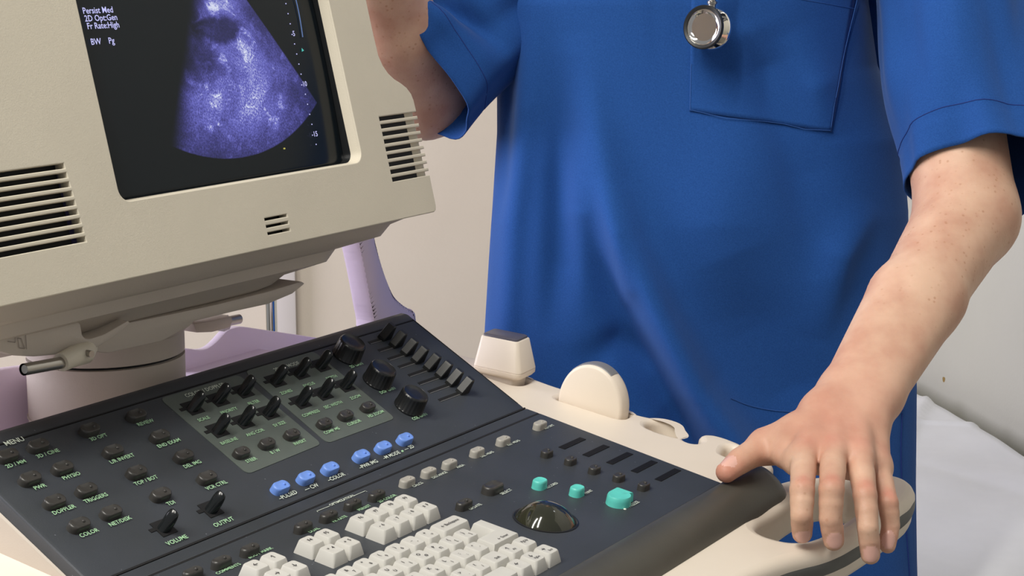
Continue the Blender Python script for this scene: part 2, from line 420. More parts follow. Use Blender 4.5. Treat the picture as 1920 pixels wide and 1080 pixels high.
# local machine axes: x = along the console, y = away from its user, z = up. Children get local coordinates.
def loc_of(p): 
    d = Vector(p)-Vector((A.x, A.y, 0)); return Vector((d.dot(X), d.dot(Y0), d.z))
ROT_L = (AL, 0, 0); ROT_U = (BE, 0, 0); ROT_S = (SD, 0, 0)
LA = Vector((0, 0, A.z)); LS = loc_of(PS)
W = .552                                                     # console width

# ---- body below the console
bm = bmesh.new()
prof = [(-.02, .80, .34), (-.01, .60, .30), (0, .30, .30), (0, .12, .32)]
RR = []
for dz, z, hw in ((0, .87, .27), (0, .80, .26), (0, .60, .22), (0, .35, .22), (0, .14, .25), (0, .09, .24)):
    y0 = -.13 if z > .7 else -.02; y1 = .34
    RR.append([Vector((-W/2+a*hw/.27 if False else -W/2+a, b, z)) for a, b in rrect(-hw, y0, hw, y1, .05)])
rings(bm, RR); bm_obj('cabinet_body', bm, HOUSE, mach)
for sx in (-1, 1):
    for y in (0.02, .30):
        bm = bmesh.new(); lathe(bm, [(.02, -.016), (.05, -.013), (.05, .013), (.02, .016)], 24, M=T(-W/2+sx*.18, y, .05) @ Matrix.Rotation(PI/2, 4, 'Y'))
        box(bm, (-W/2+sx*.18, y, .075), (.044, .05, .05), .006); bm_obj('castor', bm, BLACKP, mach)

# ---- cream frame round the console, with probe holders (coordinates in the plane of the keyboard)
holeA = [low(*p) for p in ((1213, 785), (1228, 777), (1262, 782), (1275, 795), (1276, 807), (1255, 803), (1230, 795))]
holeB = [low(*p) for p in ((1358, 830), (1372, 824), (1388, 830), (1380, 842), (1364, 842))]
R_edge = [(.03, .20), (.070, .205), (.088, .18), (.099, .15), (.105, .118), (.106, .08), (.099, .045), (.097, .015), (.100, -.010), (.100, -.035), (.096, -.056), (.0915, -.069), (.0955, -.088), (.097, -.100), (.091, -.115),
          (.076, -.125), (.066, -.133), (.063, -.142), (.072, -.146), (.090, -.138), (.0985, -.143), (.102, -.152), (.101, -.168), (.098, -.178), (.088, -.190), (.084, -.205), (.070, -.222), (.04, -.225)]
mir = lambda P: [(-W-x, y) for x, y in P[::-1]]
outline = R_edge+mir(R_edge)
pq = [low(*p) for p in ((884, 690), (981, 710), (1043, 737), (1168, 771))]
def well(c, hu, hv): return rrect(c[0]-hu, c[1]-hv, c[0]+hu, c[1]+hv, min(hu, hv)*.6, 4)
wells = [well(((pq[0][0]+pq[1][0])/2+.014, (pq[0][1]+pq[1][1])/2), .0135, .0240), well(((pq[2][0]+pq[3][0])/2+.0095, (pq[2][1]+pq[3][1])/2), .0110, (pq[2][1]-pq[3][1])/2*1.02+.001)]
fr_ = curve_mesh([(outline, 'bez')]+[(w_, 'poly') for w_ in wells+[mir(w_) for w_ in wells]]+[ (holeA, 'bez'), (holeB, 'bez'), (mir(holeA), 'bez'), (mir(holeB), 'bez')], .030, .006)
# handle loops
a0 = (.2859, .0677)
H_edge = [(.10, -.232), (.15, -.232), (.187, -.238), (.216, -.246), (.240, -.2545), (.265, -.2595), (.30, -.2625), (.39, -.2645), (.43, -.2625), (.455, -.255), (.469, -.240), (.466, -.219), (.447, -.199), (.41, -.180), (.37, -.160), (.30, -.15), (.20, -.15)]
H_hole = [(.236, -.212), (.242, -.224), (.262, -.233), (.30, -.2365), (.36, -.2365), (.392, -.229), (.404, -.214), (.400, -.200), (.37, -.190), (.30, -.188), (.25, -.190), (.238, -.198)]
He = [(x-a0[0], y-a0[1]) for x, y in H_edge]; Hh = [(x-a0[0], y-a0[1]) for x, y in H_hole]
hd = curve_mesh([(He+mir(He), 'bez'), (Hh, 'bez'), (mir(Hh), 'bez')], .041, .0105)
bm = bmesh.new(); bm.from_mesh(fr_); nv = len(bm.verts)
for v in bm.verts: v.co.z -= .006
bm.from_mesh(hd); bm.verts.ensure_lookup_table()
for v in bm.verts[nv:]: v.co.z -= .020
# cups under the holders
for HL in (holeA, holeB, mir(holeA), mir(holeB)):
    pts = bez(HL+[HL[0]], 6)[:-1]; cx = sum(p[0] for p in pts)/len(pts); cy = sum(p[1] for p in pts)/len(pts)
    RR = [[Vector((cx+(p[0]-cx)*s, cy+(p[1]-cy)*s, z)) for p in pts] for s, z in ((1.03, -.030), (1.02, -.055), (.8, -.066))]
    rings(bm, RR, False, True)
frame = bm_obj('console_frame', bm, IVORY, mach, LA, ROT_L, ang=50)
frame['label'] = 'ivory frame with probe holders and hand loops'
# grip strip
def strip(P):
    pts = [Vector((p[0], p[1], 0)) for p in bez(P, 8)]
    bm = bmesh.new(); RR = []
    for i, p in enumerate(pts):
        d = pts[min(i+1, len(pts)-1)]-pts[max(i-1, 0)]; n = Vector((d.y, -d.x, 0)).normalized()
        e = min(1, min(i, len(pts)-1-i)/5.0); hh = (.0062+.0034*min(1, i/len(pts)*1.25))*math.sqrt(e*(2-e))+.0004; th = .0035
        c = p+n*(-.0022)
        RR.append([c+Vector((0, 0, -.0370))+Vector((0, 0, 1))*(hh*math.sin(a))+n*(th*max(-.4, math.cos(a))) for a in [2*PI*k/16 for k in range(16)]])
    rings(bm, RR); return bm
gr = bm_obj('grip_strip', strip([(.170-a0[0], -.235-a0[1])]+He[2:12]), GRIP, mach, LA, ROT_L)
gr['label'] = 'grey rubber strip round the hand loop'
bm = strip([(.170-a0[0], -.235-a0[1])]+He[2:12]); 
for v in bm.verts: v.co.x = -W-v.co.x
bm_obj('grip_strip', bm, GRIP, mach, LA, ROT_L)

# ---- palm rest
vf = -.2138
prof = bez([(vf+.001, -.014), (vf-.0002, -.001), (vf-.003, .0022), (vf-.010, .0028), (vf-.020, -.001), (vf-.029, -.0085), (vf-.0345, -.018), (vf-.036, -.030), (vf-.020, -.034), (vf+.001, -.034)], 4)
bm = bmesh.new(); RR = []
u1 = .052; u0 = -W-.052
us = [(u0, .55), (u0+.004, .80), (u0+.012, .95), (u0+.022, 1)]+[(u0+.022+(u1-u0-.044)*k/24, 1) for k in range(1, 24)]+[(u1-.022, 1), (u1-.012, .95), (u1-.004, .80), (u1, .55)]
for u, s in us: RR.append([Vector((u, vf-.018+(p[0]-vf+.018)*(.5+.5*s), -.034+(p[1]+.034)*s)) for p in prof])
rings(bm, RR); bm_obj('palm_rest', bm, PALM, mach, LA, ROT_L, ang=60)

# ---- lower (keyboard) panel
def plate(name, pts, th, bev, m, z=0.0, kind='poly'):
    me = curve_mesh([(pts, kind)], th, bev); smooth_mesh(me, 50)
    for v in me.vertices: v.co.z += z
    return me
kp_pts = [(-.001, -.0165), (-.024, vf), (-W+.024, vf), (-W+.001, -.0165)]
kp = link('keyboard_panel', plate('keyboard_panel', kp_pts, .02, .0012, PANEL), PANEL, mach, LA, ROT_L)
kp2 = link('hinge_strip', plate('hinge_strip', [(0, -.0012), (-.001, -.0150), (-W+.001, -.0150), (-W, -.0012)], .02, .0010, PANEL), PANEL, mach, LA, ROT_L)
# ---- upper control panel: a wedge with rounded top lip
bm = bmesh.new(); RR = []
cb, sb = math.cos(-BE), math.sin(-BE)
def down(v, dz):   # machine-vertical drop expressed in panel axes
    return (v+math.sin(BE)*dz*-1, -math.cos(BE)*dz)
Ls = .157
def prof_u(e, s=1.0):
    top = Ls-e
    P = [(0.0+e, -.011), (0.0+e*.6, -.0006-e*.5), (.0012+e, -e*.4), (.002+e, -e*.4)]
    P += [(top-.0165, -e*.4), (top-.0155, -.0013-e*.4), (top-.0145, -e*.4), (top-.006, .0002-e*.4), (top-.001, -.0022-e*.4), (top+.002, -.008)]
    P += [(top+.003, -.012), (top-.004, -.0125)]
    return P
for u, e in ((-W, .004), (-W+.0008, .0015), (-W+.003, 0), (-W+.02, 0), (-.02, 0), (-.003, 0), (-.0008, .0015), (0, .004)):
    RR.append([Vector((u, p[0], p[1])) for p in prof_u(e)])
rings(bm, RR)
cp = bm_obj('control_panel', bm, PANEL, mach, LA, ROT_U, ang=35)
bm = bmesh.new(); RR = []
for u in (-W-.0015, 0.0): RR.append([Vector((u, a, b)) for a, b in ((.001, -.0105), (Ls-.004, -.0112), (Ls-.001, -.013), (Ls-.001, -.075), (-.004, -.030))])
rings(bm, RR); ck = bm_obj('console_housing', bm, HOUSE, mach, LA, ROT_U, ang=35); md = ck.modifiers.new('b', 'BEVEL'); md.width = .002; md.segments = 2
bm = bmesh.new(); box(bm, (-W/2, .0000, -.0004), (W-.001, .0016, .0016)); box(bm, (-W/2, Ls-.0155, -.0002), (W-.006, .0010, .0010)); box(bm, (-.0026, .075, -.0002), (.0009, .135, .0010))
bm_obj('panel_groove', bm, SLOTM, cp, smooth=False)
bm = bmesh.new(); box(bm, (-W/2, -.0158, -.0010), (W-.004, .0022, .0018)); bm_obj('panel_groove', bm, SLOTM, kp, smooth=False)
# ---- tinted membrane fields on the control panel
def mem(corners, name='membrane_field'):
    P = [upp(*c) for c in corners]
    # order: rounded quad
    out = []; n = len(P)
    for i in range(n):
        a, b, c = Vector(P[i-1]), Vector(P[i]), Vector(P[(i+1) % n])
        r = .006
        p1 = b+(a-b).normalized()*r; p2 = b+(c-b).normalized()*r
        for k in range(6):
            t = k/5; q = p1*(1-t)**2+b*2*t*(1-t)+p2*t*t; out.append((q.x, q.y))
    me = curve_mesh([(out, 'poly')], .0006, .0001)
    for v in me.vertices: v.co.z += .0005
    return link(name, me, MIDGREY, cp)
mem([(299, 748), (447, 703), (603, 833), (464, 890)])
mem([(458, 697), (588, 659), (741, 785), (614, 832)])

# ---- control shapes
def pill_bm(lu, lv, h, dish=.0006, led=True, straight=False, n=9):
    bm = bmesh.new(); RR = []
    def out(s, z, off=0):
        a, b = lu/2*1, lv/2; r = b*.92; pts = []
        for (cx, cy, a0) in ((a-r, b-r, 0), (-a+r, b-r, 90), (-a+r, -b+r, 180), (a-r, -b+r, 270)):
            for k in range(n):
                t = math.radians(a0+90*k/(n-1)); pts.append((cx+r*math.cos(t), cy+r*math.sin(t)))
        q = []
        for x, y in pts:
            d = math.hypot(x, y) or 1; x2 = x-(x/d)*off if off else x; y2 = y-(y/d)*off if off else y
            q.append(Vector((x2*s, y2*s, z)))
        return q
    RR = [out(1.04, 0), out(1.0, h*.35), out(.98, h*.75), out(.93, h*.93), out(.85, h), out(.6, h-dish*.6), out(.3, h-dish), out(.08, h-dish)]
    rings(bm, RR, False, True)
    if led:
        lathe(bm, [(.0013, h-dish-.0004), (.0012, h+.0001), (.0007, h+.0006), (.0002, h+.0007)], 10, M=T(lu*.17, 0, 0), cap0=False)
    return bm
def place_many(proto_bm, name, m, spots, parent, f, h0=0.0, hc=.003, label=None):
    bmesh.ops.recalc_face_normals(proto_bm, faces=proto_bm.faces)
    me = bpy.data.meshes.new(name); proto_bm.to_mesh(me); proto_bm.free(); smooth_mesh(me, 50); me.materials.append(m)
    out = []
    for s in spots:
        u, v = f(s[0], s[1], hc)
        o = bpy.data.objects.new(name, me); COL.objects.link(o); o.parent = parent; o.location = (u, v, h0)
        if label: o['label'] = label
        out.append(o)
    return out
UPB = [(15, 852), (72.7, 833.3), (118.3, 875), (57.3, 895), (163.3, 916.7), (103.3, 938.3), (209.3, 958.3), (149.3, 981.7), (169.3, 803.3), (213.3, 844), (257.3, 883.3), (302.7, 925),
       (256.7, 776.7), (300.7, 815.7), (345.7, 853.3), (389.3, 893.3)]
place_many(pill_bm(.0180, .0098, .0056), 'push_button', DKBTN, UPB, cp, upp, hc=.004)
UPM = [(453.7, 847), (501.6, 830), (548.3, 813), (609.2, 792.4), (649.2, 777), (690.7, 761.4)]
place_many(pill_bm(.0158, .0090, .0052), 'push_button', DKBTN, UPM, cp, upp, .0005, .004)
BL = [(527.8, 910.5), (575.6, 892.3), (621, 875), (679.5, 851.5), (720.5, 835.3), (761.2, 819.8)]
place_many(pill_bm(.0170, .0098, .0060), 'push_button', BLUEB, BL, cp, upp, hc=.005, label='pale blue button')
# toggle paddles
def paddle_bm():
    bm = bmesh.new()
    box(bm, (0, 0, .00015), (.0150, .0150, .0007), mi=1)
    box(bm, (-.0098, .0015, .00012), (.006, .0032, .0006), mi=1)
    RR = []
    for z, ua, ub, hv in ((.0002, -.0062, .0042, .0036), (.0020, -.0052, .0045, .0038), (.0045, -.0040, .0048, .0039), (.0075, -.0028, .0050, .0040), (.0105, -.0016, .0050, .0040), (.0130, -.0004, .0048, .0038), (.0150, .0008, .0044, .0033), (.0163, .0018, .0036, .0022), (.0167, .0024, .0030, .0010)):
        RR.append([Vector(((ua+ub)/2+(ub-ua)/2*math.copysign(abs(math.cos(a))**.8, math.cos(a)), -.0012+hv*1.18*math.copysign(abs(math.sin(a))**.8, math.sin(a)), z)) for a in [2*PI*j/20 for j in range(20)]])
    rings(bm, RR, False, True, 0)
    return bm
PD = [(360.4, 766), (408.3, 750.5), (455, 735), (407, 808), (455, 792), (501.6, 775), (515.9, 715), (560, 700.5), (600, 686.5), (562.5, 755), (604, 739.5), (645.4, 724)]
b_ = paddle_bm(); PDo = place_many(b_, 'toggle_paddle', GLOSSB, PD, cp, upp, .0005, .0)
PDo[0].data.materials.append(SLOTM)
b_ = paddle_bm(); o2 = place_many(b_, 'toggle_paddle', GLOSSB, [(306.7, 990), (395, 955)], cp, upp, .0001, .0); o2[0].data.materials.append(SLOTM)
# knobs
bm = bmesh.new(); n = 96
RR = []
for r, z, fl in ((.0136, 0, 0), (.0136, .0015, 0), (.0130, .002, 1), (.0122, .0145, 1), (.0118, .0158, 0), (.0108, .0166, 0), (.0102, .0161, 0), (.004, .0159, 0)):
    RR.append([Vector(((r+fl*.00018*(1 if k % 4 < 2 else -1))*math.cos(2*PI*k/n), (r+fl*.00018*(1 if k % 4 < 2 else -1))*math.sin(2*PI*k/n), z)) for k in range(n)])
rings(bm, RR)
place_many(bm, 'rotary_knob', BLACKP, [(649.5, 668), (706.5, 716), (766, 764)], cp, upp, 0, 0)
# sliders
SLs = [(350, 240), (420, 297), (490, 358), (560, 412), (635, 475), (708, 535), (780, 595), (855, 655)]
SLc = [(450, 215), (530, 268), (612, 325), (692, 385), (778, 437), (862, 490), (938, 546), (1015, 605)]
bm = bmesh.new(); P = [(-.004, .0002), (-.0035, .003), (.0035, .0135), (.0045, .0148), (.0082, .0148), (.0088, .0138), (.0100, .0002)]
RR = []
for v_, s in ((-.0040, .86), (-.0034, 1), (.0034, 1), (.0040, .86)):
    RR.append([Vector((.003+(p[0]-.003)*s, v_, p[1]*(s*.5+.5))) for p in P])
rings(bm, RR)
capme = bpy.data.meshes.new('slider_cap'); bmesh.ops.recalc_face_normals(bm, faces=bm.faces); bm.to_mesh(capme); bm.free(); capme.materials.append(mat('slider_plastic', (.012, .013, .013), .45, var=.1))
for s_, c_ in zip(SLs, SLc):
    us, vs_ = upp(s_[0]/3.858+600, s_[1]/3.858+580); uc, vc = upp(c_[0]/3.858+600, c_[1]/3.858+580)
    vm = (vs_+vc)/2
    bm = bmesh.new(); L = uc-us+.014
    box(bm, (us+L/2, vm, .0001), (L, .0028, .0004))
    sl = bm_obj('slider_slot', bm, SLOTM, cp, smooth=False)
    bm = bmesh.new(); box(bm, (us+L/2-.002, vm-.0022, .0002), (L-.004, .0010, .0004)); bm_obj('slot_rim', bm, mat('slot_rim_grey', srgb(92, 92, 92), .4) if 'slot_rim_grey' not in bpy.data.materials else bpy.data.materials['slot_rim_grey'], cp, smooth=False)
    o = bpy.data.objects.new('slider_cap', capme); COL.objects.link(o); o.parent = cp; o.location = (uc+.001, vm, 0)

# ---- lower panel controls
place_many(pill_bm(.0165, .0082, .0060), 'push_button', GREYB, [(764.3, 897), (804.5, 879.7), (843.5, 864), (895.4, 841.5), (944.3, 820.7), (1013.3, 791.3)], kp, low, hc=.006, label='light grey button')
place_many(pill_bm(.0175, .0080, .0062, dish=.0012), 'push_button', DKBTN, [(361.7, 1071), (415.6, 1050), (469, 1027), (569, 984), (616.7, 964), (661.7, 942), (706.7, 925), (870.8, 942)], kp, low, hc=.005)
place_many(pill_bm(.0225, .0120, .0066, dish=.0018, led=False), 'push_button', DKBTN, [(924.4, 911)], kp, low, hc=.005)
place_many(pill_bm(.0132, .0080, .0056), 'push_button', DKBTN, [(1025.8, 847.5), (1070.2, 861.5), (1115, 878), (1160.9, 892.5), (1207.4, 909)], kp, low, hc=.004)
place_many(pill_bm(.0140, .0105, .0072, led=False), 'push_button', TEAL, [(1013, 899.5), (1083, 913)], kp, low, hc=.007, label='turquoise button')
# freeze key: half round, with one square corner
bm = bmesh.new()
def dshape(s, z):
    P = []
    for k in range(26):
        a = PI*.5+PI*1.35*k/25; P.append((.011*math.cos(a)-.001, .0098*math.sin(a)))
    P += [(.0125, -.0060), (.0128, .0088), (.0118, .0098)]
    return [Vector((x*s, y*s, z)) for x, y in P]
rings(bm, [dshape(1.03, 0), dshape(1.0, .004), dshape(.98, .0070), dshape(.92, .0082), dshape(.5, .0078), dshape(.1, .0076)], False, True)
fk = place_many(bm, 'push_button', TEAL, [(1162.4, 929)], kp, low, hc=.007, label='large turquoise button')
# display slots
DISPM = mat('display_window', (.008, .008, .009), .6, spec=.15)
for c in ((1071, 832.5), (1115.6, 846.5), (1160, 860.7), (1206, 876.3), (1250.4, 891.8)):
    u, v = low(*c); bm = bmesh.new(); box(bm, (u+.002, v, .0002), (.0375, .0066, .0006), .0002); bm_obj('display_window', bm, DISPM, kp, smooth=False)
# trackball
u, v = low(1023, 974)
bm = bmesh.new(); lathe(bm, [(.0262, -.0005), (.0262, .0006), (.0252, .0008), (.0244, .0002), (.0240, -.004)], 64, M=T(u, v, 0), cap0=False, cap1=False); bm_obj('trackball_ring', bm, BLACKP, kp)
bm = bmesh.new(); bmesh.ops.create_uvsphere(bm, u_segments=64, v_segments=40, radius=.0275); bmesh.ops.translate(bm, vec=(u, v, -.0135), verts=bm.verts); bm_obj('trackball', bm, BALLM, kp)
bm = bmesh.new(); lathe(bm, [(.0258, .00012), (.0200, .00018)], 48, M=T(u, v, 0), cap0=False, cap1=True); bm_obj('trackball_recess', bm, SLOTM, kp)

# ---- lettering
def lettering(parent, f, items, z):
    for s, px, py, size, mi in items:
        u, v = f(px, py); bm = bmesh.new(); add_text(bm, s, size, Matrix.Identity(4), 0)
        bm_obj('printed_label', bm, [WHITEINK, GREENINK][mi], parent, (u, v, z), smooth=False)
UI = [('MENU', 26, 830, .0066, 0), ('2D / MM', 29, 872, .0050, 1), ('3D / CINE', 89, 852.5, .0050, 1), ('PHYSIO', 133, 894.5, .0050, 1), ('PWR', 74, 915, .0050, 1), ('TRIGGERS', 179, 936, .0050, 1),
      ('DOPPLER', 119, 958, .0050, 1), ('NET/DISK', 224.5, 979.5, .0050, 1), ('COLOR', 166, 1001.5, .0050, 1), ('3D OPT', 184, 822, .0050, 1), ('L/R INVERT', 228, 862, .0050, 1), ('TOP / BOT', 273, 903, .0050, 1),
      ('TDI', 319.5, 945.5, .0050, 1), ('REVIEW', 272, 794.5, .0050, 1), ('END EXAM', 316, 833, .0050, 1), ('DEL IMG', 360, 872.5, .0050, 1), ('VCR CTRL', 405, 912, .0050, 1), ('VOLUME', 331, 1015, .0054, 1), ('OUTPUT', 418.5, 981, .0054, 1),
      ('COLOR / DOPPLER', 384, 733.5, .0056, 0), ('SCALE', 381, 787.5, .0046, 1), ('PRIORITY', 428.5, 772, .0046, 1), ('FILTER', 475, 756.5, .0046, 1), ('BASELINE', 428.5, 829, .0046, 1), ('ANG COR', 477.5, 813, .0046, 1), ('SV SIZE', 523, 797, .0046, 1),
      ('STEER', 470, 864.5, .0046, 1), ('B / W', 515, 848.5, .0046, 1), ('INVERT', 561.5, 831, .0046, 1),
      ('2D / M MODE', 537, 689, .0056, 0), ('ZONES', 536, 737, .0046, 1), ('FOCUS', 578.5, 723, .0046, 1), ('DEPTH', 621, 709.5, .0046, 1), ('COMPRESS', 582, 777, .0046, 1), ('SEC WIDTH', 624, 761, .0046, 1), ('ZOOM', 665.5, 746.5, .0046, 1),
      ('COMP MS', 621, 809.5, .0046, 1), ('CURSOR', 663, 794.5, .0046, 1), ('HD ZOOM', 704, 778, .0046, 1),
      ('2D GAIN', 667.5, 686.5, .0046, 1), ('DOP GAIN', 726, 734, .0046, 1), ('COL GAIN', 786, 783, .0046, 1),
      ('\u2013PULSED', 539, 930.5, .0054, 0), ('\u2013\u2013 CW', 583, 915.5, .0054, 0), ('\u2013COLOR', 629.5, 896.5, .0054, 0), ('\u2013PWR IMG', 690, 872.5, .0052, 0), ('\u2013M MODE', 733, 855.5, .0052, 0), ('\u2013\u2013 2D', 766, 841.5, .0052, 0)]
lettering(cp, upp, UI, .0012); bm = bmesh.new()
u, v = upp(754.5, 846.5); lathe(bm, [(.0012, .0002), (.0009, .0008)], 10, M=T(u, v, 0)); bm_obj('indicator_light', bm, GREENINK, cp)
LI = [('TEXT', 394, 1090, .0046, 1), ('COMMENTS', 428, 1068, .0046, 1), ('BODY MARK', 488, 1038, .0046, 1), ('DUAL', 588.5, 995.5, .0046, 1), ('FR RATE', 636.5, 974.5, .0046, 1), ('PERSIST', 683, 953.5, .0046, 1), ('2D COLOR', 726, 936, .0046, 1),
      ('OPTIMIZATION', 641, 939.5, .0044, 0), ('CALCS', 783, 910, .0044, 0), ('DISTANCE', 824, 892, .0044, 0), ('AREA', 863, 875.5, .0044, 0), ('DEL MEAS', 913, 853, .0044, 0), ('KEY MEAS', 962.5, 831.5, .0044, 0), ('REPORT', 1029.5, 801.5, .0044, 0),
      ('UPDATE', 891, 951.5, .0044, 0), ('SELECT', 949, 923.5, .0048, 0), ('RECORD', 1034.5, 911.5, .0044, 0), ('PRINT', 1103, 924, .0044, 0), ('FREEZE', 1188, 946.5, .0050, 0)]
lettering(kp, low, LI, .0007)
def bracket(P, wd=.0005):
    bm = bmesh.new(); Q = [Vector((*low(*p), .0006)) for p in P]; L1, L2 = [], []
    for k, p in enumerate(Q):
        d = (Q[min(k+1, len(Q)-1)]-Q[max(k-1, 0)]).normalized(); n = Vector((-d.y, d.x, 0))*wd/2
        L1.append(bm.verts.new(p+n)); L2.append(bm.verts.new(p-n))
    for k in range(len(Q)-1): bm.faces.new((L1[k], L1[k+1], L2[k+1], L2[k]))
    bm_obj('printed_bracket', bm, WHITEINK, kp, smooth=False)
bracket([(596, 961.5), (594, 959.5), (618, 950)]); bracket([(664, 930.5), (685, 921.5), (688, 923.2)])
u, v = low(1171.5, 955.5); bm = bmesh.new(); lathe(bm, [(.0013, .0003), (.0009, .0009)], 10, M=T(u, v, 0)); bm_obj('indicator_light', bm, WHITEINK, kp)

# ---- keyboard keys
KP = .01905
def key_bm(wu, wv, legend, conc=True, ell=False, h=.0098, lsz=.0042, rows=None):
    bm = bmesh.new(); hu, hv = wu/2, wv/2
    def rr(du, dv, z, r, sh=0.0):
        if not ell: P = rrect(-hu+du, -hv+dv+sh, hu-du, hv-dv+sh, r, 4)
        else:
            P = []
            x0, y0, x1, y1 = -hu+du, -hv+dv, hu-du, hv-dv; xm = -.0002+du; ym = .0004-dv
            P = [(x0, y0), (x1, y0), (x1, y1), (xm+.0035, y1), (xm+.0035, ym), (x0, ym)]
        return [Vector((p[0], p[1], z)) for p in P]
    RR = [rr(.0004, .0004, 0, .0012), rr(.0006, .0006, .0012, .0014), rr(.0026, .0021, h-.0008, .0024, .0004), rr(.0031, .0026, h-.0001, .0024, .0004), rr(.0040, .0035, h, .0020, .0004)]
    if ell:
        rings(bm, RR, False, True)
    else:
        RR.append(rr(min(hu*.8, .0062), min(hv*.8, .0058), h-.00035, .0008, .0004))
        rings(bm, RR, False, True)
    bmesh.ops.recalc_face_normals(bm, faces=bm.faces)
    for (s, x, y, sz) in legend: add_text(bm, s, sz, T(x, y, h+.00012), 1)
    return bm
def key(u, v, wu, wv, legend, ell=False, hadd=0.0):
    bm = key_bm(wu, wv, legend, ell=ell)
    me = bpy.data.meshes.new('key'); bm.to_mesh(me); bm.free(); smooth_mesh(me, 28)
    o = link('key', me, [KEYM, INK], kp, (u, v, hadd)); return o
def two(a, b): return [(a, -.0018, .0024, .0044), (b, .0018, -.0022, .0040)]
def one(a): return [(a, -.0012, .0016, .0050)]
# function keys in small groups, then the typewriter block; u, v in the plane of the panel
K1 = KP-.0004
for i, (a, b) in enumerate((('F9', '\u00b1  F'), ('F8', ';  8'), ('F7', ':  7'), ('F6', '-  6'))):
    key(-.2842-i*KP, -.0665, K1, K1, [(a, 0, .0014, .0044)]); key(-.2842-i*KP, -.0856, K1, K1, [(b, 0, .0014, .0044)])
for i, (a, b) in enumerate((('F5', '+  5'), ('F4', '*  4'))):
    key(-.3830-i*KP, -.0665, K1, K1, [(a, 0, .0014, .0044)]); key(-.3830-i*KP, -.0856, K1, K1, [(b, 0, .0014, .0044)])
for i, (a, b) in enumerate((('\u2191', '\u2193'), ('\u2190', '\u2192'))):
    key(-.4440-i*KP, -.0665, K1, K1, [(a, 0, .0008, .0056)]); key(-.4440-i*KP, -.0856, K1, K1, [(b, 0, .0008, .0056)])
for i, s in enumerate(['+ =', '_ -', ') 0', '( 9', '* 8', '& 7', '^ 6', '% 5', '$ 4', '# 3']): key(-.3268-i*KP, -.1168, K1, K1, two(*s.split(' ')))
key(-.2980, -.1168, 2*KP-.0006, K1, [('\u2190 Backspace', 0, .0004, .0042)])
for i, s in enumerate(['} ]', '{ [', 'P \u03a0', 'O \u00d8', 'I \u00cf', 'U \u00dc', 'Y \u00a5', 'T t']): key(-.3045-i*KP, -.1359, K1, K1, two(*s.split(' ')))
for i, s in enumerate(['" \'', ': ;', 'L l', 'K k', 'J j', 'H h']): key(-.3185-i*KP, -.1550, K1, K1, two(*s.split(' ')))
key(-.2898, -.14545, .0376, .0379, [('\u2190 Enter', .001, -.0128, .0040)], ell=True)
key(-.2826, -.1741, K1, K1, [('PgUp', 0, .0008, .0036)])
key(-.3017, -.1741, K1, K1, [('\u2191', -.0024, .0020, .0050), ('Alt', .001, -.0020, .0030)])
key(-.3236, -.1741, KP*1.24-.0004, K1, [('Shift', 0, -.0018, .0034)])
for i, s in enumerate(['? /', '> .', '< ,', 'M m']): key(-.3456-i*KP, -.1741, K1, K1, two(*s.split(' ')))
key(-.2823, -.1932, K1, K1, [('\u2192', -.0026, .0018, .0052), ('End', .001, -.0024, .0030)])
key(-.3014, -.1932, K1, K1, [('\u2193', -.001, .0018, .0052), ('PgDn', .001, -.0024, .0030)])
key(-.3205, -.1932, K1, K1, [('\u2190', -.0016, .0018, .0052)])
key(-.3560, -.1932, .0512, K1, [])

# ------------------------------------------------------------------ MONITOR (coordinates on the plane of the glass: x along, y up, z toward the user)
mon = thing_holder = None
def place_s(o): o.parent = mach; o.location = LS; o.rotation_euler = ROT_S; return o
SH_ = .222; SWd = .2935
def slots(x0, x1, y0, y1, n, th):
    out = []
    for i in range(n):
        yc = y0+(y1-y0)*i/(n-1); out.append(([(x0, yc-th/2), (x1, yc-th/2), (x1, yc+th/2), (x0, yc+th/2)], 'poly'))
    return out
# right vents are notches that open at the right edge
yv = [.0345-.0068*i for i in range(9)]
right = [(.3866, -.0500), (.3868, -.026)]
for y in yv[::-1]:
    right += [(.3872, y-.0019), (.3300, y-.0019), (.3300, y+.0019), (.3872, y+.0019)]
right += [(.3868, .047), (.3850, .0530), (.3800, .0590), (.3720, .0640), (.3640, .0680), (.3570, .0735), (.3515, .081), (.3482, .0900), (.3474, .1125), (.3472, .30)]
mirm = lambda P: [(.1475*2-x, y) for x, y in P]
leftv = slots(-.128+.030, -.0480, .0320, -.0213, 9, .0030)
left = [(-.0520, .30), (-.0530, .1125), (-.0535, .09), (-.0560, .081), (-.0620, .0735), (-.0690, .0680), (-.0770, .064), (-.085, .059), (-.0900, .053), (-.0918, .047), (-.0918, -.050)]
# the left side is wide: the bezel keeps on to the left of the picture
left = [(-.150, .30), (-.152, .047), (-.152, -.052), (-.148, -.0555)]
leftv = [([(-.140, .0320-.00666*i-.0019), (-.0465+.0006*i, .0320-.00666*i-.0019), (-.0465+.0006*i, .0320-.00666*i+.0019), (-.140, .0320-.00666*i+.0019)], 'poly') for i in range(9)]
front_out = right+left+[(.3820, -.0555), (.3852, -.0540)]
opening = rrect(0, 0, SWd, SH_, .010, 6)
spk = [([(.1515, y-.0011), (.1795, y-.0011), (.1795, y+.0011), (.1515, y+.0011)], 'poly') for y in (-.0325, -.0383, -.0441)]
fm = curve_mesh([(front_out, 'poly'), (opening, 'poly')]+leftv+spk, .010, .0009)
for v in fm.vertices: v.co.z += .004
smooth_mesh(fm, 45)
bez_o = place_s(link('monitor_bezel', fm, CREAM))
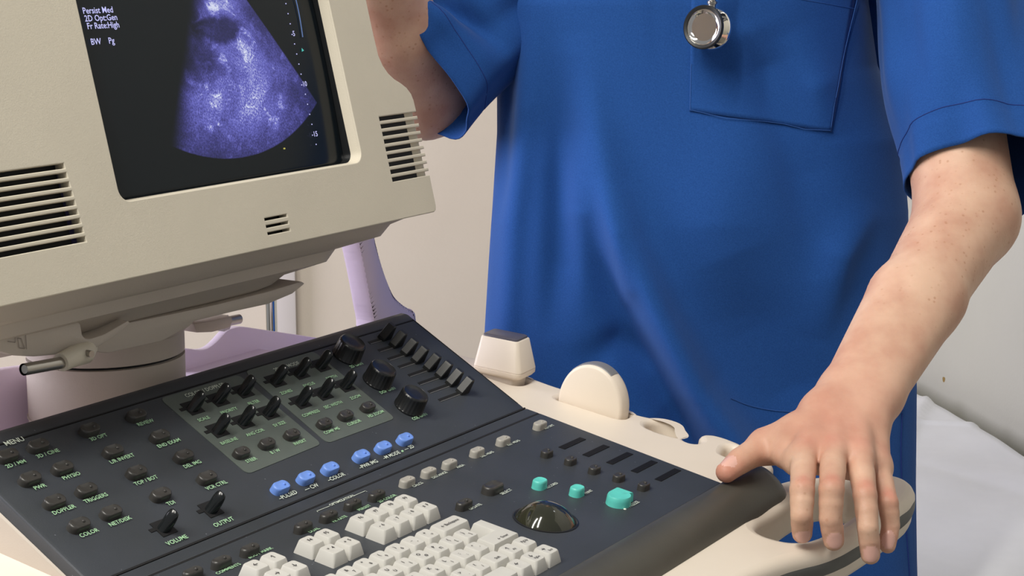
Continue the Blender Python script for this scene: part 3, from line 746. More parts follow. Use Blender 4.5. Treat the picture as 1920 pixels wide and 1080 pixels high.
# slanted inner lip round the glass
bm = bmesh.new()
RR = [[Vector((p[0], p[1], .0030)) for p in rrect(-.0002, -.0002, SWd+.0002, SH_+.0002, .0102, 6)],
      [Vector((p[0], p[1], -.006)) for p in rrect(.0016, .0016, SWd-.0016, SH_-.0016, .009, 6)],
      [Vector((p[0], p[1], -.016)) for p in rrect(.0030, .0030, SWd-.0030, SH_-.0030, .008, 6)]]
rings(bm, RR, False, False); 
for f in bm.faces: f.material_index = 0 if f.calc_center_median().z > -.004 else 1
place_s(bm_obj('bezel_lip', bm, [CREAM, BLACKP])).parent = mach
# housing behind the bezel
bm = bmesh.new()
def hr(x0, x1, y0, y1, z, r=.02): return [Vector((p[0], p[1], z)) for p in rrect(x0, y0, x1, y1, r, 6)]
rings(bm, [hr(-.146, .3440, -.0525, .296, -.0055, .006), hr(-.146, .3440, -.0525, .296, -.05, .012), hr(-.13, .330, -.045, .29, -.12, .02), hr(-.07, .27, -.02, .26, -.22, .03), hr(-.03, .22, 0, .22, -.32, .03)], False, True)
# filled sides at the wide lower part, behind the vents
rings(bm, [hr(.300, .3830, -.0520, .046, -.0300, .006), hr(.300, .3800, -.0500, .043, -.075, .006), hr(.300, .3500, -.04, .03, -.13, .006)], True, True)
hs = place_s(bm_obj('monitor_housing', bm, CREAM))
# dark backing inside the vents
for c_, s_ in (((.3500, .0072, -.0005), (.044, .064, .002)), ((-.094, .0055, -.0058), (.094, .062, .0012)), ((.1655, -.0383, -.0052), (.032, .018, .0012))):
    bm = bmesh.new(); box(bm, c_, s_); place_s(bm_obj('vent_backing', bm, SLOTM, smooth=False))
# vent ribs at the right side, round the corner
bm = bmesh.new()
for i in range(8):
    y = (yv[i]+yv[i+1])/2; box(bm, (.3785, y, -.013), (.019, .0030, .018), .0006)
box(bm, (.3785, .0072, -.0030), (.0155, .0640, .0060), .0005)
place_s(bm_obj('vent_ribs', bm, CREAM))
# chin below the bezel, stepping in toward the swivel
bm = bmesh.new()
rings(bm, [hr2 for hr2 in [
    [Vector((p[0], -.0535, -p[1])) for p in rrect(-.146, .004, .378, .20, .02, 6)],
    [Vector((p[0], -.0580, -p[1])) for p in rrect(-.143, .010, .352, .20, .03, 6)],
    [Vector((p[0], -.0665, -p[1])) for p in rrect(-.140, .018, .345, .20, .03, 6)],
    [Vector((p[0], -.0690, -p[1])) for p in rrect(-.130, .030, .300, .20, .04, 6)],
    [Vector((p[0], -.0780, -p[1])) for p in rrect(-.126, .036, .292, .20, .04, 6)],
    [Vector((p[0], -.0810, -p[1])) for p in rrect(-.10, .050, .250, .20, .04, 6)],
    [Vector((p[0], -.0870, -p[1])) for p in rrect(-.09, .058, .240, .20, .04, 6)],
    [Vector((p[0], -.0930, -p[1])) for p in rrect(-.06, .085, .215, .19, .03, 6)]]], True, True)
ch = place_s(bm_obj('monitor_chin', bm, HOUSE, ang=35))

# ---- glass with the picture on it
def screen_material():
    m, nt, b = nodemat('crt_picture'); L = nt.links; N = nt.nodes
    def nd(t, **k):
        n = N.new(t)
        for a, v in k.items(): setattr(n, a, v)
        return n
    def math_(op, a, b=None, c=None):
        n = nd('ShaderNodeMath', operation=op)
        for i, x in enumerate((a, b, c)):
            if x is None: continue
            if isinstance(x, (int, float)): n.inputs[i].default_value = x
            else: L.new(x, n.inputs[i])
        return n.outputs[0]
    def mr(x, a, b_, c=0.0, d=1.0, smooth=True):
        n = nd('ShaderNodeMapRange'); n.interpolation_type = 'SMOOTHSTEP' if smooth else 'LINEAR'
        L.new(x, n.inputs[0]); n.inputs[1].default_value = a; n.inputs[2].default_value = b_; n.inputs[3].default_value = c; n.inputs[4].default_value = d
        return n.outputs[0]
    tc = nd('ShaderNodeTexCoord'); sp = nd('ShaderNodeSeparateXYZ'); L.new(tc.outputs['Object'], sp.inputs[0])
    x, y = math_('SUBTRACT', sp.outputs[0], .006), math_('SUBTRACT', sp.outputs[1], .0005)
    dx = math_('SUBTRACT', x, .150); dy = math_('SUBTRACT', .205, y)
    r = math_('SQRT', math_('ADD', math_('MULTIPLY', dx, dx), math_('MULTIPLY', dy, dy)))
    ang = math_('ARCTAN2', dx, dy)
    inside = mr(r, .1860, .1848)
    edgeR = math_('SUBTRACT', math_('SUBTRACT', x, .1967), math_('MULTIPLY', math_('SUBTRACT', .1447, y), .722))    # distance to the slanted right edge
    inR = mr(edgeR, .0008, -.0012)
    inL = mr(math_('ADD', math_('SUBTRACT', x, .1300), math_('MULTIPLY', math_('SUBTRACT', .1450, y), .50)), -.006, .022)
    inL2 = mr(x, .060, .085)
    mask = math_('MULTIPLY', math_('MULTIPLY', inside, inR), math_('MULTIPLY', inL, inL2))
    # speckle, stretched across the beam
    cmb = nd('ShaderNodeCombineXYZ'); L.new(math_('MULTIPLY', ang, .42), cmb.inputs[0]); L.new(math_('MULTIPLY', r, 2.1), cmb.inputs[1])
    n1 = nd('ShaderNodeTexNoise'); n1.inputs['Scale'].default_value = 260; n1.inputs['Detail'].default_value = 3; n1.inputs['Roughness'].default_value = .75; L.new(cmb.outputs[0], n1.inputs['Vector'])
    n2 = nd('ShaderNodeTexNoise'); n2.inputs['Scale'].default_value = 19; n2.inputs['Detail'].default_value = 5; n2.inputs['Roughness'].default_value = .6; n2.inputs['Distortion'].default_value = .6; L.new(tc.outputs['Object'], n2.inputs['Vector'])
    n3 = nd('ShaderNodeTexNoise'); n3.inputs['Scale'].default_value = 60; n3.inputs['Detail'].default_value = 4; n3.inputs['Distortion'].default_value = 1.2; L.new(tc.outputs['Object'], n3.inputs['Vector'])
    spk_ = mr(n1.outputs['Fac'], .30, .74, .45, 1.25); big = mr(n2.outputs['Fac'], .34, .66, .55, 1.15); fil = mr(n3.outputs['Fac'], .52, .70, 1.0, 1.75)
    # dark cysts near the top, bright tissue in the middle
    def blob(cx, cy, rx, ry, inner, soft=.5):
        a = math_('DIVIDE', math_('SUBTRACT', x, cx), rx); c = math_('DIVIDE', math_('SUBTRACT', y, cy), ry)
        w = math_('MULTIPLY_ADD', n3.outputs['Fac'], .8, -.4)
        d = math_('ADD', math_('SQRT', math_('ADD', math_('MULTIPLY', a, a), math_('MULTIPLY', c, c))), w)
        return mr(d, 1-soft, 1+soft, inner, 1.0)
    dark = math_('MULTIPLY', blob(.152, .123, .030, .011, .22, .3), math_('MULTIPLY', blob(.120, .103, .022, .030, .34), blob(.122, .148, .024, .016, .5)))
    dark = math_('MULTIPLY', dark, blob(.150, .145, .05, .006, 1.5, .4))
    bright = math_('MULTIPLY', blob(.125, .060, .050, .026, 1.45), blob(.195, .070, .045, .035, 1.25))
    depth = mr(r, .125, .190, 1.0, .48)
    side = mr(ang, .25, .62, 1.0, .55)
    top = mr(r, .02, .10, .75, 1.0)
    val = math_('MULTIPLY', math_('MULTIPLY', math_('MULTIPLY', spk_, big), math_('MULTIPLY', fil, dark)), math_('MULTIPLY', math_('MULTIPLY', bright, depth), math_('MULTIPLY', side, top)))
    val = math_('MULTIPLY', val, mask)
    ramp = nd('ShaderNodeValToRGB'); e = ramp.color_ramp.elements; e[0].position = 0; e[0].color = (0, 0, 0, 1); e[1].position = 1; e[1].color = (.80, .84, 1, 1)
    q = ramp.color_ramp.elements.new(.22); q.color = (.050, .046, .22, 1)
    q = ramp.color_ramp.elements.new(.56); q.color = (.165, .165, .64, 1)
    L.new(math_('MULTIPLY', val, .56), ramp.inputs[0])
    L.new(ramp.outputs[0], b.inputs['Emission Color']); b.inputs['Emission Strength'].default_value = .88
    b.inputs['Base Color'].default_value = (.006, .010, .014, 1); b.inputs['Roughness'].default_value = .16
    b.inputs['Specular IOR Level'].default_value = .22
    return m
bm = bmesh.new(); n = 24; V = [[bm.verts.new((-.004+(SWd+.008)*i/n, -.004+(SH_+.008)*j/n, -.0075-.007*(((i/n-.5)*2)**2+((j/n-.5)*2)**2)/2)) for j in range(n+1)] for i in range(n+1)]
for i in range(n):
    for j in range(n): bm.faces.new((V[i][j], V[i+1][j], V[i+1][j+1], V[i][j+1]))
scrn = place_s(bm_obj('screen', bm, screen_material()))
md = scrn.modifiers.new('t', 'SOLIDIFY'); md.thickness = .004; md.offset = -1
def emis(name, col, s):
    m, nt, b = nodemat(name); b.inputs['Base Color'].default_value = (0, 0, 0, 1); b.inputs['Emission Color'].default_value = (*col, 1); b.inputs['Emission Strength'].default_value = s; return m
SCRT = emis('screen_text_glow', (.56, .56, .95), 1.0); SCRG = emis('screen_marker_glow', (.08, .55, .50), .9); SCRY = emis('screen_yellow_glow', (.6, .55, .1), .8); SCRC = emis('screen_curve_glow', (.12, .22, .50), .7)
TZ = -.0085
def on_screen(name, bm, m, x, y, rot=0): return bm_obj(name, bm, m, scrn, (x, y, TZ), (0, 0, rot), smooth=False)
for s, x, y, sz in (('Persist Med', .0095, .1428, .0066), ('2D Opt:Gen', .0098, .1370, .0066), ('Fr Rate:High', .0105, .1313, .0066), ('BW', .0108, .1196, .0066), ('Pg', .0290, .1196, .0066)):
    bm = bmesh.new(); add_text(bm, s, sz, Matrix.Identity(4), 0, 'LEFT'); on_screen('screen_text', bm, SCRT, x+.0068, y+.0005)
for i in range(16):
    y = .1508-.00862*i; x = .2512; bm = bmesh.new(); t_ = {4: '-5', 9: '-10', 14: '-15'}.get(i)
    if t_: add_text(bm, t_, .0062, Matrix.Identity(4), 0); on_screen('depth_number', bm, SCRT, x+.001, y)
    else: box(bm, (0, 0, 0), (.0011, .0009, .0002)); on_screen('depth_tick', bm, SCRT, x, y)
bm = bmesh.new(); bmesh.ops.create_cone(bm, cap_ends=True, segments=3, radius1=.0018, radius2=.0018, depth=.0002); on_screen('focus_marker', bm, SCRG, .2600, .1020, .3)
bm = bmesh.new(); box(bm, (0, 0, 0), (.0022, .0012, .0002)); on_screen('cursor_mark', bm, SCRY, .2090, .0220)
bm = bmesh.new(); pv = None
for p in bez([(.2635, .160), (.2652, .150), (.2658, .140), (.2656, .130), (.2648, .120), (.2640, .113)], 3):
    cur = [bm.verts.new((p[0]-.264-.0007, p[1]-.13, 0)), bm.verts.new((p[0]-.264+.0007, p[1]-.13, 0))]
    if pv: bm.faces.new((pv[0], pv[1], cur[1], cur[0]))
    pv = cur
on_screen('gain_curve', bm, SCRC, .264, .13)

# ---- column, swivel and clamp parts (local machine axes)
CX, CY = -.302, .228; CR = .0655
bm = bmesh.new(); zt = 1.0
gz = loc_of(at(205, 662, 1.52)).z
lathe(bm, [(.10, .80), (.075, .84), (CR, .86), (CR, gz-.0015), (CR-.003, gz-.0012)], 56, M=T(CX, CY, 0)); bm_obj('monitor_column', bm, HOUSE, mach)
bm = bmesh.new(); lathe(bm, [(CR-.004, gz-.003), (CR-.004, gz+.003)], 48, M=T(CX, CY, 0)); bm_obj('column_gap', bm, SLOTM, mach)
bm = bmesh.new(); lathe(bm, [(CR+.0004, gz-.052), (CR+.0010, gz-.0515), (CR+.0010, gz-.0505), (CR+.0004, gz-.050)], 48, M=T(CX, CY, 0), cap0=False, cap1=False); bm_obj('column_seam', bm, HOUSE, mach)
bm = bmesh.new(); lathe(bm, [(CR-.002, gz+.0008), (CR, gz+.0015), (CR, gz+.018), (CR+.012, gz+.03), (CR+.02, gz+.05), (CR, gz+.07)], 56, M=T(CX, CY, 0)); bm_obj('swivel_head', bm, HOUSE, mach)
# wing shaped swivel tray: side profile in pixels on a vertical plane through the front of the column
def vplane(px, py, dy):
    P = A+Y0*(CY-dy); p = hit(px, py, P, Y0); l = loc_of(p); return (l.x, l.z)
def prism(pts, y0, y1, bev, m, name, parent=mach):
    bm = bmesh.new()
    RR = [[Vector((x, y, z)) for x, z in pts] for y in (y0, y1)]
    rings(bm, RR)
    bmesh.ops.recalc_face_normals(bm, faces=bm.faces)
    if bev: bmesh.ops.bevel(bm, geom=list(bm.edges), offset=bev, segments=2, profile=.5, affect='EDGES')
    return bm_obj(name, bm, m, parent, ang=35)
tray = [vplane(*p, .10) for p in ((150, 656), (190, 632), (228, 606), (300, 592), (400, 571), (500, 546), (562, 527), (570, 531), (545, 551), (500, 570), (440, 583), (362, 602), (352, 612), (300, 640), (200, 662))]
prism(tray, CY-.102, CY+.05, .0015, HOUSE, 'swivel_tray')
blk = [vplane(*p, .115) for p in ((-90, 601), (60, 603), (138, 602), (146, 606), (150, 628), (156, 634), (165, 634), (190, 626), (235, 600), (240, 604), (222, 622), (180, 650), (130, 662), (60, 668), (20, 666), (-30, 650), (-90, 640))]
prism(blk, CY-.118, CY+.04, .0015, HOUSE, 'clamp_block')
# engraved diagram on the clamp block
bm = bmesh.new()
def linee(p, q, dy=.1188, wd=.0006):
    a = vplane(*p, dy); b = vplane(*q, dy); d = Vector((b[0]-a[0], b[1]-a[1])).normalized(); nn = Vector((-d.y, d.x))*wd/2
    y = CY-dy
    bm.faces.new([bm.verts.new((c[0]+s*nn.x, y, c[1]+s*nn.y)) for c, s in ((a, 1), (b, 1), (b, -1), (a, -1))])
for p, q in (((0, 613), (40, 617)), ((40, 617), (48, 625)), ((48, 625), (50, 655)), ((12, 630), (28, 632)), ((28, 632), (29, 642)), ((29, 642), (14, 640)), ((33, 634), (40, 635)), ((40, 635), (46, 654)), ((46, 654), (36, 652)), ((36, 652), (33, 634)), ((2, 628), (6, 636)), ((6, 628), (2, 637))): linee(p, q)
bm_obj('clamp_diagram', bm, mat('engraved_grey', srgb(130, 120, 112), .6), mach, smooth=False)
# release rod and its socket
r0 = vplane(44, 693, .122); r1 = vplane(116, 680, .122); r2 = vplane(190, 660, .122); yy = CY-.122
bm = bmesh.new(); tube(bm, [(r0[0], yy, r0[1]), (r1[0], yy, r1[1])], .0044, 20, caps=False)
tube(bm, [(r0[0]+.001, yy, r0[1]), (r1[0], yy, r1[1])], .0032, 20, caps=True); bm_obj('release_rod', bm, STEEL, mach)
bm = bmesh.new(); tube(bm, [(r1[0]-.001, yy, r1[1]+.0005), (r1[0]+.012, yy+.001, r1[1]+.002), (r2[0]-.012, yy+.006, r2[1]+.001), (r2[0], yy+.016, r2[1]+.002)], [.0070, .0078, .0086, .0090], 20); bm_obj('rod_socket', bm, CREAM, mach)
bm = bmesh.new(); s_ = vplane(173, 664, .131); tube(bm, [(s_[0], CY-.1305, s_[1]), (s_[0], CY-.12, s_[1])], .0026, 14); bm_obj('screw', bm, STEEL, mach)
# latch at the right of the column
l0 = vplane(352, 611, -.0); l1 = vplane(415, 605, 0); l2 = vplane(448, 596, 0)
bm = bmesh.new()
lat = [vplane(*p, 0) for p in ((345, 604), (375, 600), (415, 590), (418, 600), (412, 612), (380, 620), (350, 621))]
prism(lat, CY-.012, CY+.012, .0012, HOUSE, 'latch')
bm = bmesh.new(); tube(bm, [(l1[0]-.002, CY, l1[1]-.001), (l1[0]+.006, CY, l1[1])], .0078, 6); tube(bm, [(l1[0]+.004, CY, l1[1]), (l2[0], CY, l2[1]-.001)], .0046, 18); bm_obj('latch_bolt', bm, STEEL, mach)

# ---- rear deck and shell
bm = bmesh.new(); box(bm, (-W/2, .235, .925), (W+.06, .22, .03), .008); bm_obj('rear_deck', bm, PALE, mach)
def shell(pxs, dy_, name, th=.010):
    P = [];
    for p in pxs:
        q_ = hit(*p, A+Y0*dy_, Y0); l = loc_of(q_); P.append((l.x, l.z))
    top = P; pts = [Vector((x, z)) for x, z in top]
    poly = [(top[0][0], .80)]+top+[(top[-1][0], .80)]
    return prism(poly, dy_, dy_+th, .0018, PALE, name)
sm = lambda L_: [tuple(p) for p in bez(L_, 5)]
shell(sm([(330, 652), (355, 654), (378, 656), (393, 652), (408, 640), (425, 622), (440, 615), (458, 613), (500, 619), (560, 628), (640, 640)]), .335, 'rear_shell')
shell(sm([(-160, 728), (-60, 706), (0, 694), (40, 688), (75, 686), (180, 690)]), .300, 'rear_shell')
# curved rear arm
arm = [(668, 380), (672, 440), (680, 480), (690, 530), (698, 575), (704, 610), (706, 680), (790, 680), (784, 600), (780, 584), (762, 573), (745, 558), (735, 540), (722, 505), (712, 470), (706, 440), (704, 380)]
P = []
for p in arm:
    q_ = hit(*p, A+Y0*.25+X*.06, Y0); l = loc_of(q_); P.append((l.x, l.z))
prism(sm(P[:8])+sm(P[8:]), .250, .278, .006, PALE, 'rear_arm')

# ================================================================== PROBES in the holders
def mk_box_probe():
    P0 = [low(*p) for p in ((884, 690), (981, 710), (1008, 698))]
    u0_, v0_ = P0[1]; vlen = P0[0][1]-P0[1][1]
    c = Vector(((P0[0][0]+P0[1][0])/2+.014, (P0[0][1]+P0[1][1])/2, 0))
    w = Lw(c.x, c.y, -.0035)
    t = thing('linear_probe', 'boxy ivory ultrasound probe with dark flat top in the rear holder', 'ultrasound probe', w, PH)
    rotm = (0.06, -.05, 0)
    bm = bmesh.new(); RR = []
    for z, hv, hu, r in ((-.055, .012, .008, .006), (-.030, .016, .010, .006), (-.0005, .0205, .0115, .006), (.0015, .0250, .0150, .006), (.004, .0270, .0165, .005), (.0075, .0272, .0168, .005), (.0080, .0266, .0162, .005), (.0085, .0272, .0168, .005), (.0375, .0215, .0125, .004), (.0385, .0205, .0115, .004)):
        RR.append([Vector((x, y, z)) for x, y in rrect(-hu, -hv, hu, hv, r, 5)])
    rings(bm, RR); b = bm_obj('probe_body', bm, IVORY, t, rot=rotm, ang=50)
    bm = bmesh.new(); rings(bm, [[Vector((x, y, z)) for x, y in rrect(-hu, -hv, hu, hv, .003, 5)] for z, hv, hu in ((.0380, .0200, .0110), (.0402, .0196, .0106), (.0408, .0186, .0098))]); bm_obj('probe_lens', bm, mat('probe_lens_rubber', srgb(84, 82, 92), .4), t, rot=rotm)
    return t
mk_box_probe()
def mk_disc_probe():
    (ua, va), (ub, vb) = low(1043, 737), low(1168, 771)
    cu, cv = (ua+ub)/2+.0095, (va+vb)/2
    t = thing('curved_probe', 'half round ivory ultrasound probe with grey rim strip, in the second holder', 'ultrasound probe', Lw(cu, cv, -.004), PH)
    R = (va-vb)/2*1.02
    prof = []
    for k in range(41):
        a = PI*k/40*1.0; prof.append((math.cos(a)*R, math.sin(a)*R*1.16))
    prof = [(R*1.0, -.012)]+prof+[(-R*1.0, -.012), (-R*.5, -.045), (R*.5, -.045)]
    bm = bmesh.new(); RR = []
    hw = .0098
    for x, s in ((-hw, .90), (-hw*.9, .955), (-hw*.6, .985), (0, 1.0), (hw*.6, .985), (hw*.9, .955), (hw, .90)):
        RR.append([Vector((x, p[0]*s, p[1]*s)) for p in prof])
    rings(bm, RR)
    bm_obj('probe_body', bm, IVORY, t, rot=(.12, 0, 0), ang=60)
    bm = bmesh.new(); RR = []
    for k in range(25):
        a = PI*(.26+.42*k/24); c, s = math.cos(a), math.sin(a)*1.16
        RR.append([Vector((x, c*R*f, s*R*f)) for x, f in ((-hw*.72, .97), (-hw*.66, .994), (0, 1.012), (hw*.66, .994), (hw*.72, .97))])
    rings(bm, RR); bm_obj('probe_lens', bm, mat('grey_lens_rubber', srgb(122, 122, 124), .4), t, rot=(.12, 0, 0))
    return t
mk_disc_probe()

# ================================================================== THE PERSON
PX0 = Vector((.205, 2.03, 0))
person = thing('person', 'person in blue short sleeved scrubs resting one hand on the scanner handle', 'person', PX0)
lw = lambda px, py, h: np.array(lowW(px, py, h))
aw = lambda px, py, d: np.array(at(px, py, d))
class Cap:
    def __init__(s, a, b, ra, rb): s.a = np.array(a, np.float32); s.b = np.array(b, np.float32); s.ra = ra; s.rb = rb
def cap_d(P, c):
    ba = c.b-c.a; pa = P-c.a; t = np.clip((pa@ba)/max(1e-9, float(ba@ba)), 0, 1)
    d = pa-t[..., None]*ba
    return np.sqrt((d*d).sum(-1))-(c.ra+(c.rb-c.ra)*t)
def smin(a, b, k):
    h = np.clip(.5+.5*(b-a)/k, 0, 1); return b+(a-b)*h-k*h*(1-h)
def chain(pts, rads): return [Cap(pts[i], pts[i+1], rads[i], rads[i+1]) for i in range(len(pts)-1)]
def fold_min(P, caps, k):
    d = None
    for c in caps:
        e = cap_d(P, c); d = e if d is None else smin(d, e, k)
    return d
def surface_nets(xs, ys, zs, f, chunk=24):
    nx, ny, nz = len(xs), len(ys), len(zs)
    D = np.empty((nx, ny, nz), np.float32)
    for i in range(0, nx, chunk):
        g = np.stack(np.meshgrid(xs[i:i+chunk], ys, zs, indexing='ij'), -1).astype(np.float32); D[i:i+chunk] = f(g)
    S = D < 0
    cs = np.zeros((nx-1, ny-1, nz-1), np.int8)
    for a in (0, 1):
        for b in (0, 1):
            for c in (0, 1): cs += S[a:nx-1+a, b:ny-1+b, c:nz-1+c]
    act = (cs > 0) & (cs < 8); idx = -np.ones(act.shape, np.int64); cells = np.argwhere(act); idx[act] = np.arange(len(cells))
    acc = np.zeros((len(cells), 3)); cnt = np.zeros(len(cells)); C0 = cells
    cor = [(0, 0, 0), (1, 0, 0), (0, 1, 0), (1, 1, 0), (0, 0, 1), (1, 0, 1), (0, 1, 1), (1, 1, 1)]
    ed = [(0, 1), (2, 3), (4, 5), (6, 7), (0, 2), (1, 3), (4, 6), (5, 7), (0, 4), (1, 5), (2, 6), (3, 7)]
    def pos(c): return np.stack([xs[c[:, 0]], ys[c[:, 1]], zs[c[:, 2]]], -1)
    for a, b in ed:
        ca = C0+np.array(cor[a]); cb_ = C0+np.array(cor[b])
        da = D[ca[:, 0], ca[:, 1], ca[:, 2]]; db = D[cb_[:, 0], cb_[:, 1], cb_[:, 2]]
        m = (da < 0) != (db < 0); t = np.where(m, da/np.where(m, da-db, 1), 0)
        p = pos(ca)+(pos(cb_)-pos(ca))*t[:, None]; acc[m] += p[m]; cnt[m] += 1
    V = acc/cnt[:, None]
    faces = []
    for ax in range(3):
        a1, a2 = [(1, 2), (2, 0), (0, 1)][ax]
        sl0 = [slice(None)]*3; sl1 = [slice(None)]*3; sl0[ax] = slice(0, -1); sl1[ax] = slice(1, None)
        ch_ = S[tuple(sl0)] != S[tuple(sl1)]
        e = np.argwhere(ch_); n = D.shape
        ok = (e[:, a1] > 0) & (e[:, a2] > 0) & (e[:, a1] < n[a1]-1) & (e[:, a2] < n[a2]-1); e = e[ok]
        o1 = np.zeros(3, int); o1[a1] = 1; o2 = np.zeros(3, int); o2[a2] = 1
        q = [e-o1-o2, e-o2, e, e-o1]; ids = [idx[c[:, 0], c[:, 1], c[:, 2]] for c in q]
        fc = np.stack(ids, 1); flip = S[e[:, 0], e[:, 1], e[:, 2]]
        fc[~flip] = fc[~flip][:, ::-1]; faces.append(fc)
    return V, np.concatenate(faces)
def axis_coords(a, b, fa, fb, fine, coarse):
    out = [a]
    while out[-1] < b: 
        x = out[-1]; d = 0 if fa <= x <= fb else min(abs(x-fa), abs(x-fb)); out.append(x+min(coarse, fine+d*.10))
    return np.array(out)

# -- resting hand (on the handle): joints from the knuckles to the tips, metres
WRI = aw(1588, 778, 1.578)
WR2 = aw(1612, 742, 1.600)
ELB = aw(1813, 405, 1.775); MIDF = (WRI*.45+ELB*.55)+np.array([.000, 0, .0])
FI = dict(
 index=[lw(1508, 851, .041), lw(1504, 919, .0300), lw(1503, 965, .0130), lw(1504, 1000, -.0065)],
 middle=[lw(1563, 848, .046), lw(1559, 918, .0340), lw(1557, 972, .0120), lw(1563, 1013, -.0070)],
 ring=[lw(1611, 856, .0450), lw(1622, 929, .0260), lw(1627, 989, .0045), lw(1632, 1040, -.0190)],
 little=[lw(1645, 874, .0330), lw(1665, 943, .0150), lw(1670, 985, -.0020), lw(1664, 1022, -.0170)])
FR = dict(index=(.0108, .0098, .0090, .0083), middle=(.0110, .0100, .0093, .0086), ring=(.0112, .0096, .0087, .0080), little=(.0098, .0084, .0076, .0070))
TH_ = [aw(1500, 818, 1.560), lw(1436, 836, .026), lw(1388, 864, .0180), lw(1362, 885, .0125)]
TR = (.0165, .0135, .0112, .0092)
dn = -np.array(NL)
wl = aw(1545, 792, 1.585); wr = aw(1632, 800, 1.580)
palm = []
for n_, off in (('index', -.022), ('middle', -.008), ('ring', .006), ('little', .019)):
    k = FI[n_][0]; w0 = WRI+np.array([off, 0, .004])
    palm += [Cap(w0, k+dn*.001, .0150, FR[n_][0]+.0012)]
    palm += [Cap(w0+dn*.010, k*.75+w0*.25+dn*.016, .015, .012)]
palm += [Cap(FI['index'][0]+dn*.004, FI['little'][0]+dn*.004, .0108, .0096)]
palm += [Cap(WRI+np.array([-.018, 0, .002]), TH_[0], .017, .0175), Cap(TH_[0], TH_[1], .0165, .0140), Cap(TH_[0], FI['index'][0]*.7+WRI*.3+dn*.008, .014, .0125)]
palm += [Cap(lw(1448, 842, .022), lw(1494, 872, .032), .0085, .0090), Cap(TH_[0], lw(1478, 850, .030), .0150, .0095), Cap(lw(1530, 835, .045), lw(1640, 868, .036), .0120, .0105)]
WU = np.array([1., 0, 0])*.0125
arm_c = [Cap(WRI-WU*1.2, WR2-WU, .0215, .0230), Cap(WRI+WU*1.2, WR2+WU, .0205, .0230),
         Cap(WR2-WU, MIDF-WU*.9, .0235, .0345), Cap(WR2+WU, MIDF+WU*.9, .0235, .0330),
         Cap(MIDF, ELB, .0385, .0480)]
SHR = np.array([.440, 1.995, 1.385])
arm_c += [Cap(ELB, ELB*.45+SHR*.55, .0485, .050)]
thumb_c = chain(TH_, TR)
def fing_f(P, n_):
    pts, r = FI[n_], FR[n_]
    pp, rr_ = [pts[0]], [r[0]]
    for j in range(3): pp += [(pts[j]+pts[j+1])/2+np.array(NL)*.0006, pts[j+1]]; rr_ += [(r[j]+r[j+1])/2*1.035, r[j+1]]
    d = fold_min(P, chain(pp, rr_), .0008)
    for j, rr in ((1, r[1]*1.015),):               # knuckle swell
        e = np.sqrt(((P-pts[j].astype(np.float32))**2).sum(-1))-rr; d = smin(d, e, .002)
    return d
ALLJ = np.concatenate([np.array(FI[n_]) for n_ in FI]+[np.array(TH_), [WRI]])
def nail_frame(pts, r, top=False):
    ax = pts[-1]-pts[-2]; ax = ax/np.linalg.norm(ax)
    view = np.array(CAM)-pts[-1]; view /= np.linalg.norm(view)
    up = view*.8+np.array(NL)*.3
    if top: up = view*.30+np.array([-.15, 0, .9])
    up = up-ax*(up@ax); up /= np.linalg.norm(up); sd = np.cross(ax, up)
    return pts[-1]-ax*.0045, ax, up, sd, r
NAILS = [nail_frame(FI[n_], FR[n_][3]) for n_ in FI]+[nail_frame(TH_, TR[3], True)]
def hand_sdf(P):
    d_p = fold_min(P, palm, .010); d_a = fold_min(P, arm_c, .014); base = smin(d_p, d_a, .014)
    out = None
    for n_ in FI:
        e = smin(base, fing_f(P, n_), .0055); out = e if out is None else np.minimum(out, e)
    e = smin(base, fold_min(P, thumb_c, .0015), .010); out = smin(out, e, .002)
    # thin furrow round each nail: the plate is let into the finger end
    for c, ax, up, sd, r in NAILS:
        q = P-(c+ax*.0005).astype(np.float32); a = q@ax.astype(np.float32); u = q@up.astype(np.float32); s = q@sd.astype(np.float32)
        e = np.sqrt((a/.0080)**2+(s/(r*.80))**2)
        g = np.exp(-((e-1)/.14)**2)*(u > 0)*.00045*(a < .006)
        out = out+g
    # skin folds over the finger joints
    for n_ in FI:
        pts = FI[n_]
        for j, amp in ((1, .00040), (2, .00022)):
            ax = pts[j+1]-pts[j-1]; ax = (ax/np.linalg.norm(ax)).astype(np.float32); q = P-pts[j].astype(np.float32); a = q@ax
            r2 = (q*q).sum(-1); out = out+amp*np.exp(-(a/.0040)**2)*np.cos(a*2*PI/.0026)*np.exp(-r2/(.013**2))*(q@np.array(NL, np.float32) > 0)
    return out
# fine grid
fx0, fx1 = .165, .345; fy0, fy1 = 1.40, 1.60; fz0, fz1 = .835, .985
hx = axis_coords(.150, .560, fx0, fx1, .00165, .006); hy = axis_coords(1.36, 1.99, fy0, fy1, .00165, .006); hz = axis_coords(.830, 1.20, fz0, fz1, .00165, .006)
V1, F1 = surface_nets(hx, hy, hz, hand_sdf)

